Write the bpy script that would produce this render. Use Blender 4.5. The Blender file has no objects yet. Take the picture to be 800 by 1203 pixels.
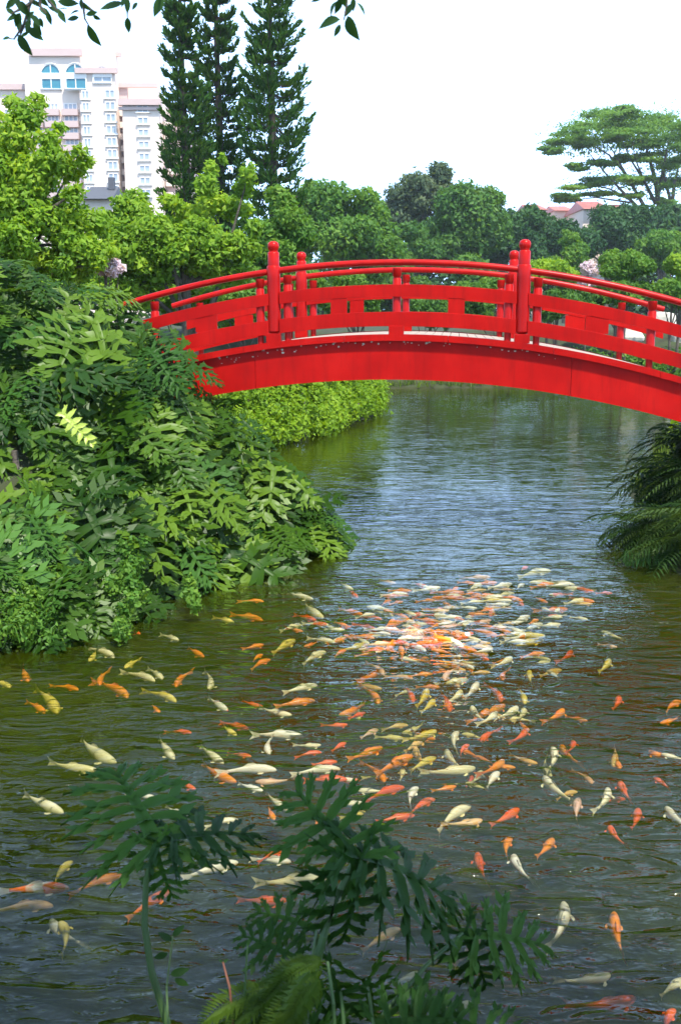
import bpy, bmesh, math, random
import numpy as np
from mathutils import Vector, Matrix
R_ = math.radians
scene = bpy.context.scene
col = scene.collection

# ------------------------------------------------------------ camera, sky, sun, exposure
CAM_H = 3.2; F = 1170.0; PITCH = math.atan(236.5 / F)
cam_d = bpy.data.cameras.new('camera'); cam = bpy.data.objects.new('camera', cam_d); col.objects.link(cam)
cam.location = (0, 0, CAM_H); cam.rotation_euler = (math.pi/2 - PITCH, 0, 0)
cam_d.sensor_fit = 'VERTICAL'; cam_d.sensor_height = 36.0; cam_d.lens = 36.0 * F / 1203.0
cam_d.clip_start = 0.05; cam_d.clip_end = 6000
cam_d.dof.use_dof = True; cam_d.dof.focus_distance = 12.5; cam_d.dof.aperture_fstop = 6.3
scene.camera = cam
SUN_EL, SUN_AZ = 61.0, 150.0      # azimuth clockwise from +Y: behind the camera, to the right
world = bpy.data.worlds.new('World'); scene.world = world; world.use_nodes = True
nt = world.node_tree; nt.nodes.clear()
out = nt.nodes.new('ShaderNodeOutputWorld'); bg = nt.nodes.new('ShaderNodeBackground')
sky = nt.nodes.new('ShaderNodeTexSky'); sky.sky_type = 'NISHITA'; sky.sun_disc = False
sky.sun_elevation = R_(SUN_EL); sky.sun_rotation = R_(SUN_AZ)
sky.air_density = 1.0; sky.dust_density = 2.0; sky.ozone_density = 1.0
# thin bright cloud veil over the sky, thicker towards the horizon
tc = nt.nodes.new('ShaderNodeTexCoord'); sep = nt.nodes.new('ShaderNodeSeparateXYZ')
nt.links.new(tc.outputs['Generated'], sep.inputs[0])
mr = nt.nodes.new('ShaderNodeMapRange'); mr.inputs['From Min'].default_value = 0.24; mr.inputs['From Max'].default_value = 0.52
mr.inputs['To Min'].default_value = 1.0; mr.inputs['To Max'].default_value = 0.2; nt.links.new(sep.outputs['Z'], mr.inputs['Value'])
nz = nt.nodes.new('ShaderNodeTexNoise'); nz.inputs['Scale'].default_value = 2.2; nz.inputs['Detail'].default_value = 5
nt.links.new(tc.outputs['Generated'], nz.inputs['Vector'])
am = nt.nodes.new('ShaderNodeMath'); am.operation = 'MULTIPLY_ADD'; am.inputs[1].default_value = 0.6; am.inputs[2].default_value = -0.30
nt.links.new(nz.outputs['Fac'], am.inputs[0])
ad = nt.nodes.new('ShaderNodeMath'); ad.operation = 'ADD'; ad.use_clamp = True
nt.links.new(am.outputs[0], ad.inputs[0]); nt.links.new(mr.outputs[0], ad.inputs[1])
mx = nt.nodes.new('ShaderNodeMix'); mx.data_type = 'RGBA'
nt.links.new(ad.outputs[0], mx.inputs['Factor']); nt.links.new(sky.outputs[0], mx.inputs[6]); mx.inputs[7].default_value = (8.4, 12.8, 19.5, 1)
nt.links.new(mx.outputs[2], bg.inputs['Color']); bg.inputs['Strength'].default_value = 0.11
nt.links.new(bg.outputs[0], out.inputs[0])
sd_ = bpy.data.lights.new('sun', 'SUN'); sd_.energy = 5.0; sd_.angle = R_(0.6); sd_.color = (1.0, 0.95, 0.86)
sun = bpy.data.objects.new('sun', sd_); col.objects.link(sun)
sdir = Vector((math.sin(R_(SUN_AZ))*math.cos(R_(SUN_EL)), math.cos(R_(SUN_AZ))*math.cos(R_(SUN_EL)), math.sin(R_(SUN_EL))))
sun.rotation_euler = sdir.to_track_quat('Z', 'Y').to_euler(); sun.location = (5, -10, 30)
scene.view_settings.view_transform = 'Standard'; scene.view_settings.look = 'None'
scene.view_settings.exposure = 0.70; scene.view_settings.gamma = 1.0
scene.cycles.max_bounces = 7; scene.cycles.transparent_max_bounces = 10

# ------------------------------------------------------------ pixel <-> world helpers (reference pixels 800x1203)
cp, sp = math.cos(PITCH), math.sin(PITCH)
def W(px, py, z=0.0):
    a = (px-400)/F; b = (601.5-py)/F
    t = (z-CAM_H)/(-sp + b*cp)
    return Vector((a*t, (cp+b*sp)*t, z))
def P(px, py, Y):
    a = (px-400)/F; b = (601.5-py)/F
    t = Y/(cp+b*sp)
    return Vector((a*t, Y, CAM_H + t*(-sp+b*cp)))
def ppm(Y): return F/Y           # reference pixels per metre, about, at distance Y

# ------------------------------------------------------------ object helpers
def tag(o, label=None, cat=None, group=None, kind=None):
    if label: o['label'] = label
    if cat: o['category'] = cat
    if group: o['group'] = group
    if kind: o['kind'] = kind
    return o
def empty(name, loc=(0,0,0), rz=0):
    o = bpy.data.objects.new(name, None); o.location = loc; o.rotation_euler = (0,0,rz); o.empty_display_size = .1
    col.objects.link(o); return o
def link(name, me, parent=None, loc=None):
    o = bpy.data.objects.new(name, me); col.objects.link(o)
    if parent is not None: o.parent = parent
    if loc is not None: o.location = loc
    return o
def np_mesh(name, V, faces, mat, vattr=None, smooth=False, mats=None, midx=None):
    """V (n,3); faces (m,k) int array"""
    V = np.asarray(V, dtype=np.float32); faces = np.asarray(faces, dtype=np.int32)
    me = bpy.data.meshes.new(name); k = faces.shape[1]; m = faces.shape[0]
    me.vertices.add(len(V)); me.vertices.foreach_set('co', V.ravel())
    me.loops.add(m*k); me.loops.foreach_set('vertex_index', faces.ravel())
    me.polygons.add(m); me.polygons.foreach_set('loop_start', np.arange(0, m*k, k, dtype=np.int32))
    me.polygons.foreach_set('loop_total', np.full(m, k, dtype=np.int32))
    if smooth: me.polygons.foreach_set('use_smooth', np.ones(m, dtype=bool))
    if mats:
        for q in mats: me.materials.append(q)
        me.polygons.foreach_set('material_index', np.asarray(midx, dtype=np.int32))
    elif mat: me.materials.append(mat)
    if vattr is not None:
        a = me.attributes.new('var', 'FLOAT', 'POINT'); a.data.foreach_set('value', np.asarray(vattr, dtype=np.float32))
    me.update(calc_edges=True); return me
class MB:
    """collects triangles and quads, then builds ONE mesh"""
    def __init__(s): s.v = []; s.f = []
    def add(s, vs, fs):
        o = len(s.v); s.v += [tuple(v) for v in vs]; s.f += [tuple(i+o for i in f) for f in fs]
    def box(s, c, size, M=None):
        x, y, z = size[0]/2, size[1]/2, size[2]/2
        vs = [Vector((sx*x, sy*y, sz*z)) for sz in (-1,1) for sy in (-1,1) for sx in (-1,1)]
        if M is not None: vs = [M @ v for v in vs]
        vs = [v+Vector(c) for v in vs]
        s.add(vs, [(0,2,3,1),(4,5,7,6),(0,1,5,4),(2,6,7,3),(0,4,6,2),(1,3,7,5)])
    def tube(s, pts, radii, n=6, cap=True):
        pts = [Vector(p) for p in pts]; rings = []
        ref = Vector((0.13, 0.31, 1)).normalized()
        for i, p in enumerate(pts):
            d = (pts[min(i+1, len(pts)-1)] - pts[max(i-1, 0)]).normalized()
            r0 = ref if abs(d.dot(ref)) < .95 else Vector((1,0,0))
            u = d.cross(r0).normalized(); w = d.cross(u).normalized()
            r = radii[i] if hasattr(radii, '__len__') else radii
            rings.append([p + (u*math.cos(2*math.pi*k/n) + w*math.sin(2*math.pi*k/n))*r for k in range(n)])
        vs = [v for r in rings for v in r]; fs = []
        for i in range(len(rings)-1):
            for k in range(n):
                a = i*n+k; b = i*n+(k+1) % n; fs.append((a, b, b+n, a+n))
        if cap: fs.append(tuple(range(n-1, -1, -1))); fs.append(tuple((len(rings)-1)*n+k for k in range(n)))
        s.add(vs, fs)
    def lathe(s, base, prof, n=20):
        vs = []; fs = []
        for (r, z) in prof:
            for k in range(n): vs.append(Vector(base)+Vector((r*math.cos(2*math.pi*k/n), r*math.sin(2*math.pi*k/n), z)))
        for i in range(len(prof)-1):
            for k in range(n):
                a = i*n+k; b = i*n+(k+1) % n; fs.append((a, b, b+n, a+n))
        fs.append(tuple(range(n-1, -1, -1))); fs.append(tuple((len(prof)-1)*n+k for k in range(n)))
        s.add(vs, fs)
    def mesh(s, name, mat, smooth=False, bevel=0, angle=35):
        me = bpy.data.meshes.new(name); me.from_pydata(s.v, [], s.f)
        if mat: me.materials.append(mat)
        if bevel:
            bm = bmesh.new(); bm.from_mesh(me)
            bmesh.ops.bevel(bm, geom=[e for e in bm.edges if len(e.link_faces) == 2 and e.calc_face_angle(0) > .6], offset=bevel, segments=2, affect='EDGES', profile=.6)
            bm.to_mesh(me); bm.free()
        if smooth:
            me.polygons.foreach_set('use_smooth', [True]*len(me.polygons))
            try: me.set_sharp_from_angle(angle=R_(angle))
            except Exception: pass
        me.update(); return me
    def build(s, name, mat, parent=None, **k): return link(name, s.mesh(name, mat, **k), parent)

# ------------------------------------------------------------ materials
def newmat(name):
    m = bpy.data.materials.new(name); m.use_nodes = True; n = m.node_tree; n.nodes.clear()
    o = n.nodes.new('ShaderNodeOutputMaterial'); return m, n, o
def ramp(n, stops, fac=None):
    r = n.nodes.new('ShaderNodeValToRGB'); e = r.color_ramp.elements
    while len(e) < len(stops): e.new(0.5)
    for i, (p, c) in enumerate(stops): e[i].position = p; e[i].color = (*c, 1)
    if fac: n.links.new(fac, r.inputs[0])
    return r
def noise(n, scale, detail=4, vec=None, rough=.55, dist=0):
    t = n.nodes.new('ShaderNodeTexNoise'); t.inputs['Scale'].default_value = scale; t.inputs['Detail'].default_value = detail
    t.inputs['Roughness'].default_value = rough; t.inputs['Distortion'].default_value = dist
    if vec: n.links.new(vec, t.inputs['Vector'])
    return t
def coords(n, which='Object', scale=None):
    t = n.nodes.new('ShaderNodeTexCoord')
    if scale is None: return t.outputs[which]
    m = n.nodes.new('ShaderNodeMapping'); m.inputs['Scale'].default_value = scale; n.links.new(t.outputs[which], m.inputs[0]); return m.outputs[0]
def bump(n, h, strength, dist=.02):
    b = n.nodes.new('ShaderNodeBump'); b.inputs['Strength'].default_value = strength; b.inputs['Distance'].default_value = dist
    n.links.new(h, b.inputs['Height']); return b.outputs[0]
def pbr(name, c1, c2, scale=4, rough=.6, bumps=.2, spec=.5, bdist=.01, coord='Object', detail=5, stops=None, coat=0):
    m, n, o = newmat(name); p = n.nodes.new('ShaderNodeBsdfPrincipled')
    v = coords(n, coord); t = noise(n, scale, detail, v)
    r = ramp(n, stops or [(.3, c1), (.7, c2)], t.outputs['Fac'])
    n.links.new(r.outputs[0], p.inputs['Base Color']); p.inputs['Roughness'].default_value = rough
    p.inputs['Specular IOR Level'].default_value = spec; p.inputs['Coat Weight'].default_value = coat
    if bumps:
        t2 = noise(n, scale*5, 4, v); n.links.new(bump(n, t2.outputs['Fac'], bumps, bdist), p.inputs['Normal'])
    n.links.new(p.outputs[0], o.inputs[0]); return m
def leafmat(name, stops, rough=.45, trans=.35, spec=.16, tcol=1.6, noise_scale=0):
    """leaf colour varies leaf by leaf through the 'var' attribute"""
    m, n, o = newmat(name); p = n.nodes.new('ShaderNodeBsdfPrincipled')
    a = n.nodes.new('ShaderNodeAttribute'); a.attribute_name = 'var'; fac = a.outputs['Fac']
    if noise_scale:
        oi = n.nodes.new('ShaderNodeObjectInfo'); t = noise(n, noise_scale, 3, coords(n, 'Object'))
        q = n.nodes.new('ShaderNodeMath'); q.operation = 'MULTIPLY_ADD'; q.inputs[1].default_value = .5; n.links.new(t.outputs['Fac'], q.inputs[0])
        q2 = n.nodes.new('ShaderNodeMath'); q2.operation = 'MULTIPLY'; q2.inputs[1].default_value = .6; n.links.new(oi.outputs['Random'], q2.inputs[0])
        n.links.new(q2.outputs[0], q.inputs[2]); fac = q.outputs[0]
    r = ramp(n, stops, fac); n.links.new(r.outputs[0], p.inputs['Base Color'])
    p.inputs['Roughness'].default_value = rough; p.inputs['Specular IOR Level'].default_value = spec
    tr = n.nodes.new('ShaderNodeBsdfTranslucent')
    vm = n.nodes.new('ShaderNodeVectorMath'); vm.operation = 'MULTIPLY'; vm.inputs[1].default_value = (tcol*1.15, tcol, tcol*.35)
    n.links.new(r.outputs[0], vm.inputs[0]); n.links.new(vm.outputs[0], tr.inputs['Color'])
    mx = n.nodes.new('ShaderNodeMixShader'); mx.inputs[0].default_value = trans
    n.links.new(p.outputs[0], mx.inputs[1]); n.links.new(tr.outputs[0], mx.inputs[2]); n.links.new(mx.outputs[0], o.inputs[0])
    return m
M = {}
def red_paint(name, worn=False, spec=.07, rough=.40):
    m, n, o = newmat(name); p = n.nodes.new('ShaderNodeBsdfPrincipled'); v = coords(n)
    t = noise(n, 1.7, 6, v); r = ramp(n, [(.3, (.31,.004,.003)), (.55, (.41,.006,.004)), (.8, (.50,.011,.007))], t.outputs['Fac'])
    # streaks of weathering that run down the boards
    v2 = coords(n, 'Object', (3.0, 3.0, .35)); t2 = noise(n, 3.0, 6, v2, .7)
    r2 = ramp(n, [(.50, (0,0,0)), (.74, (1,1,1))], t2.outputs['Fac'])
    mx = n.nodes.new('ShaderNodeMix'); mx.data_type = 'RGBA'; mx.inputs[7].default_value = (.24,.006,.005,1)
    q = n.nodes.new('ShaderNodeMath'); q.operation = 'MULTIPLY'; q.inputs[1].default_value = .75; n.links.new(r2.outputs[0], q.inputs[0])
    n.links.new(q.outputs[0], mx.inputs['Factor']); n.links.new(r.outputs[0], mx.inputs[6]); c = mx.outputs[2]
    if worn:   # flaked paint patches
        t3 = noise(n, 9, 6, v, .65); r3 = ramp(n, [(.70, (0,0,0)), (.74, (1,1,1))], t3.outputs['Fac'])
        m2 = n.nodes.new('ShaderNodeMix'); m2.data_type = 'RGBA'; m2.inputs[7].default_value = (.42,.30,.24,1)
        n.links.new(r3.outputs[0], m2.inputs['Factor']); n.links.new(c, m2.inputs[6]); c = m2.outputs[2]
    n.links.new(c, p.inputs['Base Color']); p.inputs['Roughness'].default_value = rough; p.inputs['Specular IOR Level'].default_value = spec
    t4 = noise(n, 14, 4, coords(n, 'Object', (.3, 1, 1))); n.links.new(bump(n, t4.outputs['Fac'], .25, .006), p.inputs['Normal'])
    n.links.new(p.outputs[0], o.inputs[0]); return m
M['red'] = red_paint('red_paint'); M['red_round'] = red_paint('red_paint_gloss', False, .16, .30); M['red_worn'] = red_paint('red_paint_worn', True)
M['deck'] = pbr('deck_board', (.24,.19,.15), (.42,.36,.30), 3, .75, .4)
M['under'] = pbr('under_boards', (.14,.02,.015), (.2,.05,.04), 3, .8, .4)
M['concrete'] = pbr('pale_paving', (.42,.39,.33), (.60,.56,.48), 3, .85, .3)
M['stone'] = pbr('bank_stone', (.10,.09,.07), (.22,.20,.16), 3, .9, .6, bdist=.04)
M['soil'] = pbr('soil', (.020,.018,.010), (.05,.045,.022), 2.0, .95, .5, coord='Object', bdist=.05,
                stops=[(.3, (.018,.016,.008)), (.5, (.030,.038,.012)), (.7, (.035,.055,.015))])
M['bark'] = pbr('bark', (.05,.04,.028), (.14,.115,.085), 6, .9, .8, bdist=.03)
M['bark_dark'] = pbr('bark_dark', (.03,.025,.018), (.07,.055,.04), 6, .9, .8, bdist=.03)
M['bark_grey'] = pbr('bark_grey', (.10,.09,.075), (.22,.20,.17), 5, .9, .6, bdist=.03)
M['phil'] = leafmat('philodendron_leaf', [(.2, (.011,.038,.003)), (.5, (.034,.086,.005)), (.8, (.088,.160,.011))], .42, .24, .22, 1.7, noise_scale=1.2)
M['phil_yellow'] = leafmat('yellowing_leaf', [(0, (.35,.45,.06)), (1, (.50,.52,.09))], .4, .3, .5, 1.2)
M['phil_dark_shade'] = leafmat('dark_shade_leaf', [(.2, (.012,.042,.006)), (.5, (.022,.072,.009)), (.8, (.042,.110,.014))], .5, .22, .16, 1.6, noise_scale=1.2)  # darker philodendron green: tone variety on the bank, painted shade in the foreground
M['stalk'] = pbr('leaf_stalk', (.035,.085,.02), (.07,.13,.03), 5, .5, .1)
M['leaf_bright'] = leafmat('bright_leaf', [(0, (.10,.21,.020)), (.5, (.18,.32,.026)), (1, (.31,.43,.035))], .5, .45, .18)
M['leaf_mid'] = leafmat('mid_leaf', [(0, (.050,.14,.022)), (.5, (.095,.21,.028)), (1, (.165,.28,.035))], .5, .4, .18)
M['leaf_green'] = leafmat('green_leaf', [(0, (.034,.100,.020)), (.5, (.066,.160,.026)), (1, (.115,.22,.032))], .5, .35)
M['leaf_deep'] = leafmat('deep_leaf', [(0, (.018,.064,.020)), (.5, (.032,.094,.026)), (1, (.056,.13,.032))], .5, .3)
M['leaf_grey'] = leafmat('greyish_leaf', [(0, (.045,.085,.045)), (.5, (.075,.12,.055)), (1, (.12,.16,.07))], .5, .35)
M['leaf_lime'] = leafmat('lime_leaf', [(0, (.08,.17,.010)), (.5, (.15,.27,.014)), (1, (.25,.37,.022))], .5, .4)
M['leaf_pine'] = leafmat('pine_needle', [(0, (.020,.070,.014)), (.5, (.038,.105,.020)), (1, (.075,.155,.026))], .6, .3, .05)
M['leaf_ivy_shade'] = leafmat('ivy_leaf_shade_tone', [(0, (.007,.024,.006)), (.5, (.014,.045,.008)), (1, (.03,.08,.012))], .4, .3)  # green darkened so the undergrowth reads as shaded gaps between leaves
M['fern'] = leafmat('fern_frond', [(0, (.012,.035,.008)), (.5, (.025,.06,.012)), (1, (.06,.10,.018))], .5, .35, noise_scale=1.5)
M['fern_near'] = leafmat('fern_near', [(0, (.025,.06,.006)), (.5, (.045,.095,.008)), (1, (.075,.13,.012))], .5, .4, noise_scale=1.5)
M['twig_leaf'] = leafmat('twig_leaf', [(0, (.02,.055,.018)), (1, (.035,.085,.02))], .35, .25, noise_scale=2)
M['grass'] = leafmat('grass_blade', [(0, (.05,.10,.015)), (1, (.13,.20,.025))], .55, .4)
M['blossom'] = leafmat('blossom', [(0, (.55,.42,.50)), (1, (.78,.66,.72))], .6, .3, .3, 1.0)
def flat(name, c, rough=.6, c2=None, scale=6, **k): return pbr(name, c, c2 or tuple(x*1.15 for x in c), scale, rough, .08, **k)
M['wall_pink'] = flat('hotel_render', (.50,.38,.35), .8, (.54,.42,.39), .3)
M['band_pink'] = flat('hotel_band', (.50,.37,.34), .8, (.54,.41,.38), .3)
M['wall_white'] = flat('white_render', (.72,.59,.50), .8, (.76,.63,.54), .3)
M['window_glass'] = flat('window_glass', (.28,.34,.40), .15, (.38,.43,.48), .4)
M['window_teal'] = flat('teal_glass', (.03,.16,.22), .12, (.05,.24,.30), .4)
M['window_frame'] = flat('window_frame', (.75,.72,.68), .6)
M['roof_red'] = flat('pink_roof_tile', (.50,.20,.18), .8, (.60,.28,.24), 1)
M['roof_dark'] = flat('dark_roof', (.07,.075,.09), .7)

# water: reflecting skin over murky, slightly see-through pond water
def water_mat():
    m, n, o = newmat('pond_water')
    v = coords(n, 'Object')
    def wv(sx, sy, sc, det, dist=0, rot=0, rough=.5):
        mp = n.nodes.new('ShaderNodeMapping'); mp.inputs['Scale'].default_value = (sx, sy, 1); mp.inputs['Rotation'].default_value = (0,0,rot)
        n.links.new(v, mp.inputs[0]); return noise(n, sc, det, mp.outputs[0], rough, dist).outputs['Fac']
    a = wv(.55, 1.4, 1.7, 2, .9, .15); b = wv(.6, 1.5, 5.5, 3, .6, -.25); c = wv(1, 1, 14, 2, .3)
    def mad(x, k, y=None):
        q = n.nodes.new('ShaderNodeMath'); q.operation = 'MULTIPLY_ADD'; q.inputs[1].default_value = k; n.links.new(x, q.inputs[0])
        if y is None: q.inputs[2].default_value = 0
        else: n.links.new(y, q.inputs[2])
        return q.outputs[0]
    k1 = wv(.42, 1.25, 3.4, 2, .8, .1); kr = ramp(n, [(.54, (0,0,0)), (.70, (1,1,1))], k1); kr.color_ramp.interpolation = 'EASE'
    k2 = wv(.5, 1.3, 8.5, 2, .8, -.15); kr2 = ramp(n, [(.55, (0,0,0)), (.70, (1,1,1))], k2); kr2.color_ramp.interpolation = 'EASE'
    h = mad(kr2.outputs[0], .09, mad(kr.outputs[0], .26, mad(c, .07, mad(b, .20, mad(a, .6)))))
    # calmer patches, so the ripples do not look even
    bm_ = n.nodes.new('ShaderNodeBump'); bm_.inputs['Distance'].default_value = .10
    pt = wv(1, 1.3, .28, 2, 0, .3); rr = ramp(n, [(.35, (.50,.50,.50)), (.65, (.95,.95,.95))], pt)
    sy = n.nodes.new('ShaderNodeSeparateXYZ'); n.links.new(v, sy.inputs[0]); my = n.nodes.new('ShaderNodeMapRange')      # the pond is calmer away from the feeding fish
    for k_, q_ in (('From Min', 11), ('From Max', 19), ('To Min', 1.0), ('To Max', .24)): my.inputs[k_].default_value = q_
    n.links.new(sy.outputs['Y'], my.inputs['Value']); ml = n.nodes.new('ShaderNodeMath'); ml.operation = 'MULTIPLY'; n.links.new(my.outputs[0], ml.inputs[0]); n.links.new(rr.outputs[0], ml.inputs[1])
    n.links.new(ml.outputs[0], bm_.inputs['Strength']); n.links.new(h, bm_.inputs['Height']); nrm = bm_.outputs[0]
    gl = n.nodes.new('ShaderNodeBsdfGlossy'); gl.inputs['Roughness'].default_value = .03; gl.inputs['Color'].default_value = (1,1,1,1); n.links.new(nrm, gl.inputs['Normal'])
    tr = n.nodes.new('ShaderNodeBsdfTransparent'); tr.inputs['Color'].default_value = (.97,.98,.94,1)
    df = n.nodes.new('ShaderNodeBsdfDiffuse')
    tn = noise(n, .35, 3, v); cr = ramp(n, [(.35, (.036,.052,.0012)), (.65, (.052,.070,.0016))], tn.outputs['Fac']); n.links.new(cr.outputs[0], df.inputs['Color'])
    m1 = n.nodes.new('ShaderNodeMixShader'); m1.inputs[0].default_value = .30
    n.links.new(tr.outputs[0], m1.inputs[1]); n.links.new(df.outputs[0], m1.inputs[2])
    fr = n.nodes.new('ShaderNodeFresnel'); fr.inputs['IOR'].default_value = 1.46; n.links.new(nrm, fr.inputs['Normal'])
    m2 = n.nodes.new('ShaderNodeMixShader'); n.links.new(fr.outputs[0], m2.inputs[0]); n.links.new(m1.outputs[0], m2.inputs[1]); n.links.new(gl.outputs[0], m2.inputs[2])
    n.links.new(m2.outputs[0], o.inputs[0])
    va = n.nodes.new('ShaderNodeVolumeAbsorption'); va.inputs['Color'].default_value = (.66,.62,.10,1); va.inputs['Density'].default_value = 2.1; n.links.new(va.outputs[0], o.inputs['Volume']); return m
M['water'] = water_mat()
M['bed'] = pbr('pond_bed', (.022,.028,.005), (.035,.040,.008), .7, .95, .2)

# ------------------------------------------------------------ terrain, pond
pond = [(-9.5,3.0),(-9.5,7.3),(-3.6,9.3),(-2.6,10.0),(-1.9,11.3),(-1.0,12.6),(-.75,14.5),(-1.3,18.5),(-2.3,22.6),(-.6,27),(1.0,30.6),(1.7,36),(1.9,42),(8,42.6),(14,42.4),(22,41),
        (21,34),(11.5,30),(8.0,25),(6.7,21.0),(5.2,17.5),(4.9,14.5),(4.15,12.0),(5.2,10.8),(9.5,9.6),(9.5,3.0)]
pond = np.array(pond)
def sdist(X, Y):
    """>0 outside the pond"""
    d = np.full(X.shape, 1e9); inside = np.zeros(X.shape, bool)
    for i in range(len(pond)):
        a = pond[i]; b = pond[(i+1) % len(pond)]; e = b-a
        wx, wy = X-a[0], Y-a[1]; t = np.clip((wx*e[0]+wy*e[1])/(e@e), 0, 1)
        d = np.minimum(d, np.hypot(wx-e[0]*t, wy-e[1]*t))
        c = ((a[1] > Y) != (b[1] > Y)) & (X < (b[0]-a[0])*(Y-a[1])/((b[1]-a[1])+1e-12)+a[0]); inside ^= c
    return np.where(inside, -d, d)
def sstep(a, b, x): t = np.clip((x-a)/(b-a), 0, 1); return t*t*(3-2*t)
def terr(X, Y):
    X = np.asarray(X, float); Y = np.asarray(Y, float); s = sdist(X, Y)
    plat = 1.75 - 1.15*sstep(15.5, 22, Y)
    plat = np.where(Y > 30, .6 + 1.6*sstep(43.5, 47, Y), plat)
    wob = .10*np.sin(X*1.3+.4*Y)*np.cos(Y*1.1-.3*X) + .05*np.sin(3.1*X)*np.sin(2.7*Y)
    up = .05 + plat*sstep(0, 1.9, s) + wob*sstep(.3, 2, s)
    dn = -.05 - 1.0*sstep(0, 2.2, -s)
    return np.where(s > 0, up, dn)
xs = np.concatenate([-np.geomspace(1500, 27, 14), np.arange(-26, 30.01, .4), np.geomspace(32, 1500, 14)])
ys = np.concatenate([-np.geomspace(600, 6, 10), np.arange(-5, 50, .4), np.geomspace(51, 3000, 22)])
GX, GY = np.meshgrid(xs, ys); GZ = terr(GX, GY)
nx, ny = len(xs), len(ys); idx = np.arange(nx*ny).reshape(ny, nx)
fc = np.stack([idx[:-1,:-1], idx[:-1,1:], idx[1:,1:], idx[1:,:-1]], -1).reshape(-1, 4)
cx = GX.ravel()[fc].mean(1); cy = GY.ravel()[fc].mean(1); ins = sdist(cx, cy) < 0
g = link('ground', np_mesh('ground', np.stack([GX, GY, GZ], -1).reshape(-1, 3), fc, None, smooth=True, mats=[M['soil'], M['bed']], midx=ins.astype(int)))
tag(g, kind='structure')
wb = MB(); wb.box((6.5, 22.75, -.7), (35, 42.5, 1.4)); wm = wb.mesh('pond_water', M['water'])
tag(link('pond_water', wm), kind='structure')

# ------------------------------------------------------------ red arched bridge
YAW = R_(-6.5); BC = Vector((.76, 13.76, 0)); BW = 2.5; BR = 13.0
br = empty('arched_bridge', BC, YAW)
tag(br, 'bright red painted wooden arched footbridge with round posts and curved handrails over the pond', 'bridge')
def arc(x, z0, R=BR): return z0 - x*x/(2*R)
def swept_board(x0, x1, y0, y1, ztop, zbot, n=40, R=BR, Rb=None):
    b = MB(); vs = []
    for i in range(n+1):
        x = x0+(x1-x0)*i/n
        zt = arc(x, ztop, R); zb = arc(x, zbot, Rb or R)
        vs += [(x, y0, zb), (x, y1, zb), (x, y1, zt), (x, y0, zt)]
    fs = [(0,1,2,3), (4*n+3, 4*n+2, 4*n+1, 4*n)]
    for i in range(n):
        a = 4*i
        for k in range(4): fs.append((a+k, a+4+k, a+4+(k+1) % 4, a+(k+1) % 4))
    b.add(vs, fs); return b
def swept_rail(x0, x1, y, z0, r, n=30, R=BR):
    b = MB(); b.tube([(x0+(x1-x0)*i/n, y, arc(x0+(x1-x0)*i/n, z0, R)) for i in range(n+1)], r, 12); return b
XL, XR = -4.9, 4.9
for y0 in (-.035, BW-.085):      # side girders, deep curved boards in three lengths
    cuts = [XL, -1.95, 2.35, XR]
    for i in range(3):
        swept_board(cuts[i]+.003, cuts[i+1]-.003, y0, y0+.12, 2.80, 2.275, 24, BR, 13.6).build('girder', M['red'], br, smooth=True)
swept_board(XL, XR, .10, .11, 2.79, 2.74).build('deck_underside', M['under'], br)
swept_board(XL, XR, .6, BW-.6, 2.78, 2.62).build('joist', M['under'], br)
# planks laid across
pm = MB(); pm.box((0, BW/2, 0), (.118, BW+.14, .045)); plank = pm.mesh('plank', M['deck'], bevel=.004)
x = XL+.06; k = 0; rnd = random.Random(3)
while x < XR:
    o = link('deck_plank', plank, br); o.location = (x, rnd.uniform(-.006, .006), arc(x, 2.855)); o.rotation_euler = (0, math.atan(x/BR), 0); x += .125
# fascia along the plank ends
for y0, y1 in ((-.10, -.065), (BW+.065, BW+.10)):
    for i in range(7):
        a = XL + i*1.4; swept_board(a+.003, a+1.397, y0, y1, 2.888, 2.80, 8).build('edge_board', M['red_worn'], br)
def post_prof(zb, big):
    if big: return [(.055,0),(.055,.13),(.092,.16),(.092,.86),(.092,1.02),(.086,1.028),(.078,1.03),(.078,1.20),(.070,1.21),(.062,1.215),(.062,1.235),(.070,1.25),(.078,1.28),(.078,1.305),(.066,1.335),(.04,1.352),(.008,1.357)]
    return [(.045,0),(.045,.12),(.058,.13),(.058,.74),(.048,.75),(.048,.765),(.060,.775),(.060,.88)]
def lath_mesh(name, prof, n=20):
    b = MB(); b.lathe((0,0,0), prof, n); return b.mesh(name, M['red_round'], smooth=True, angle=50)
big = lath_mesh('post', post_prof(0, 1), 24); small = lath_mesh('small_post', post_prof(0, 0), 16)
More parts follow.
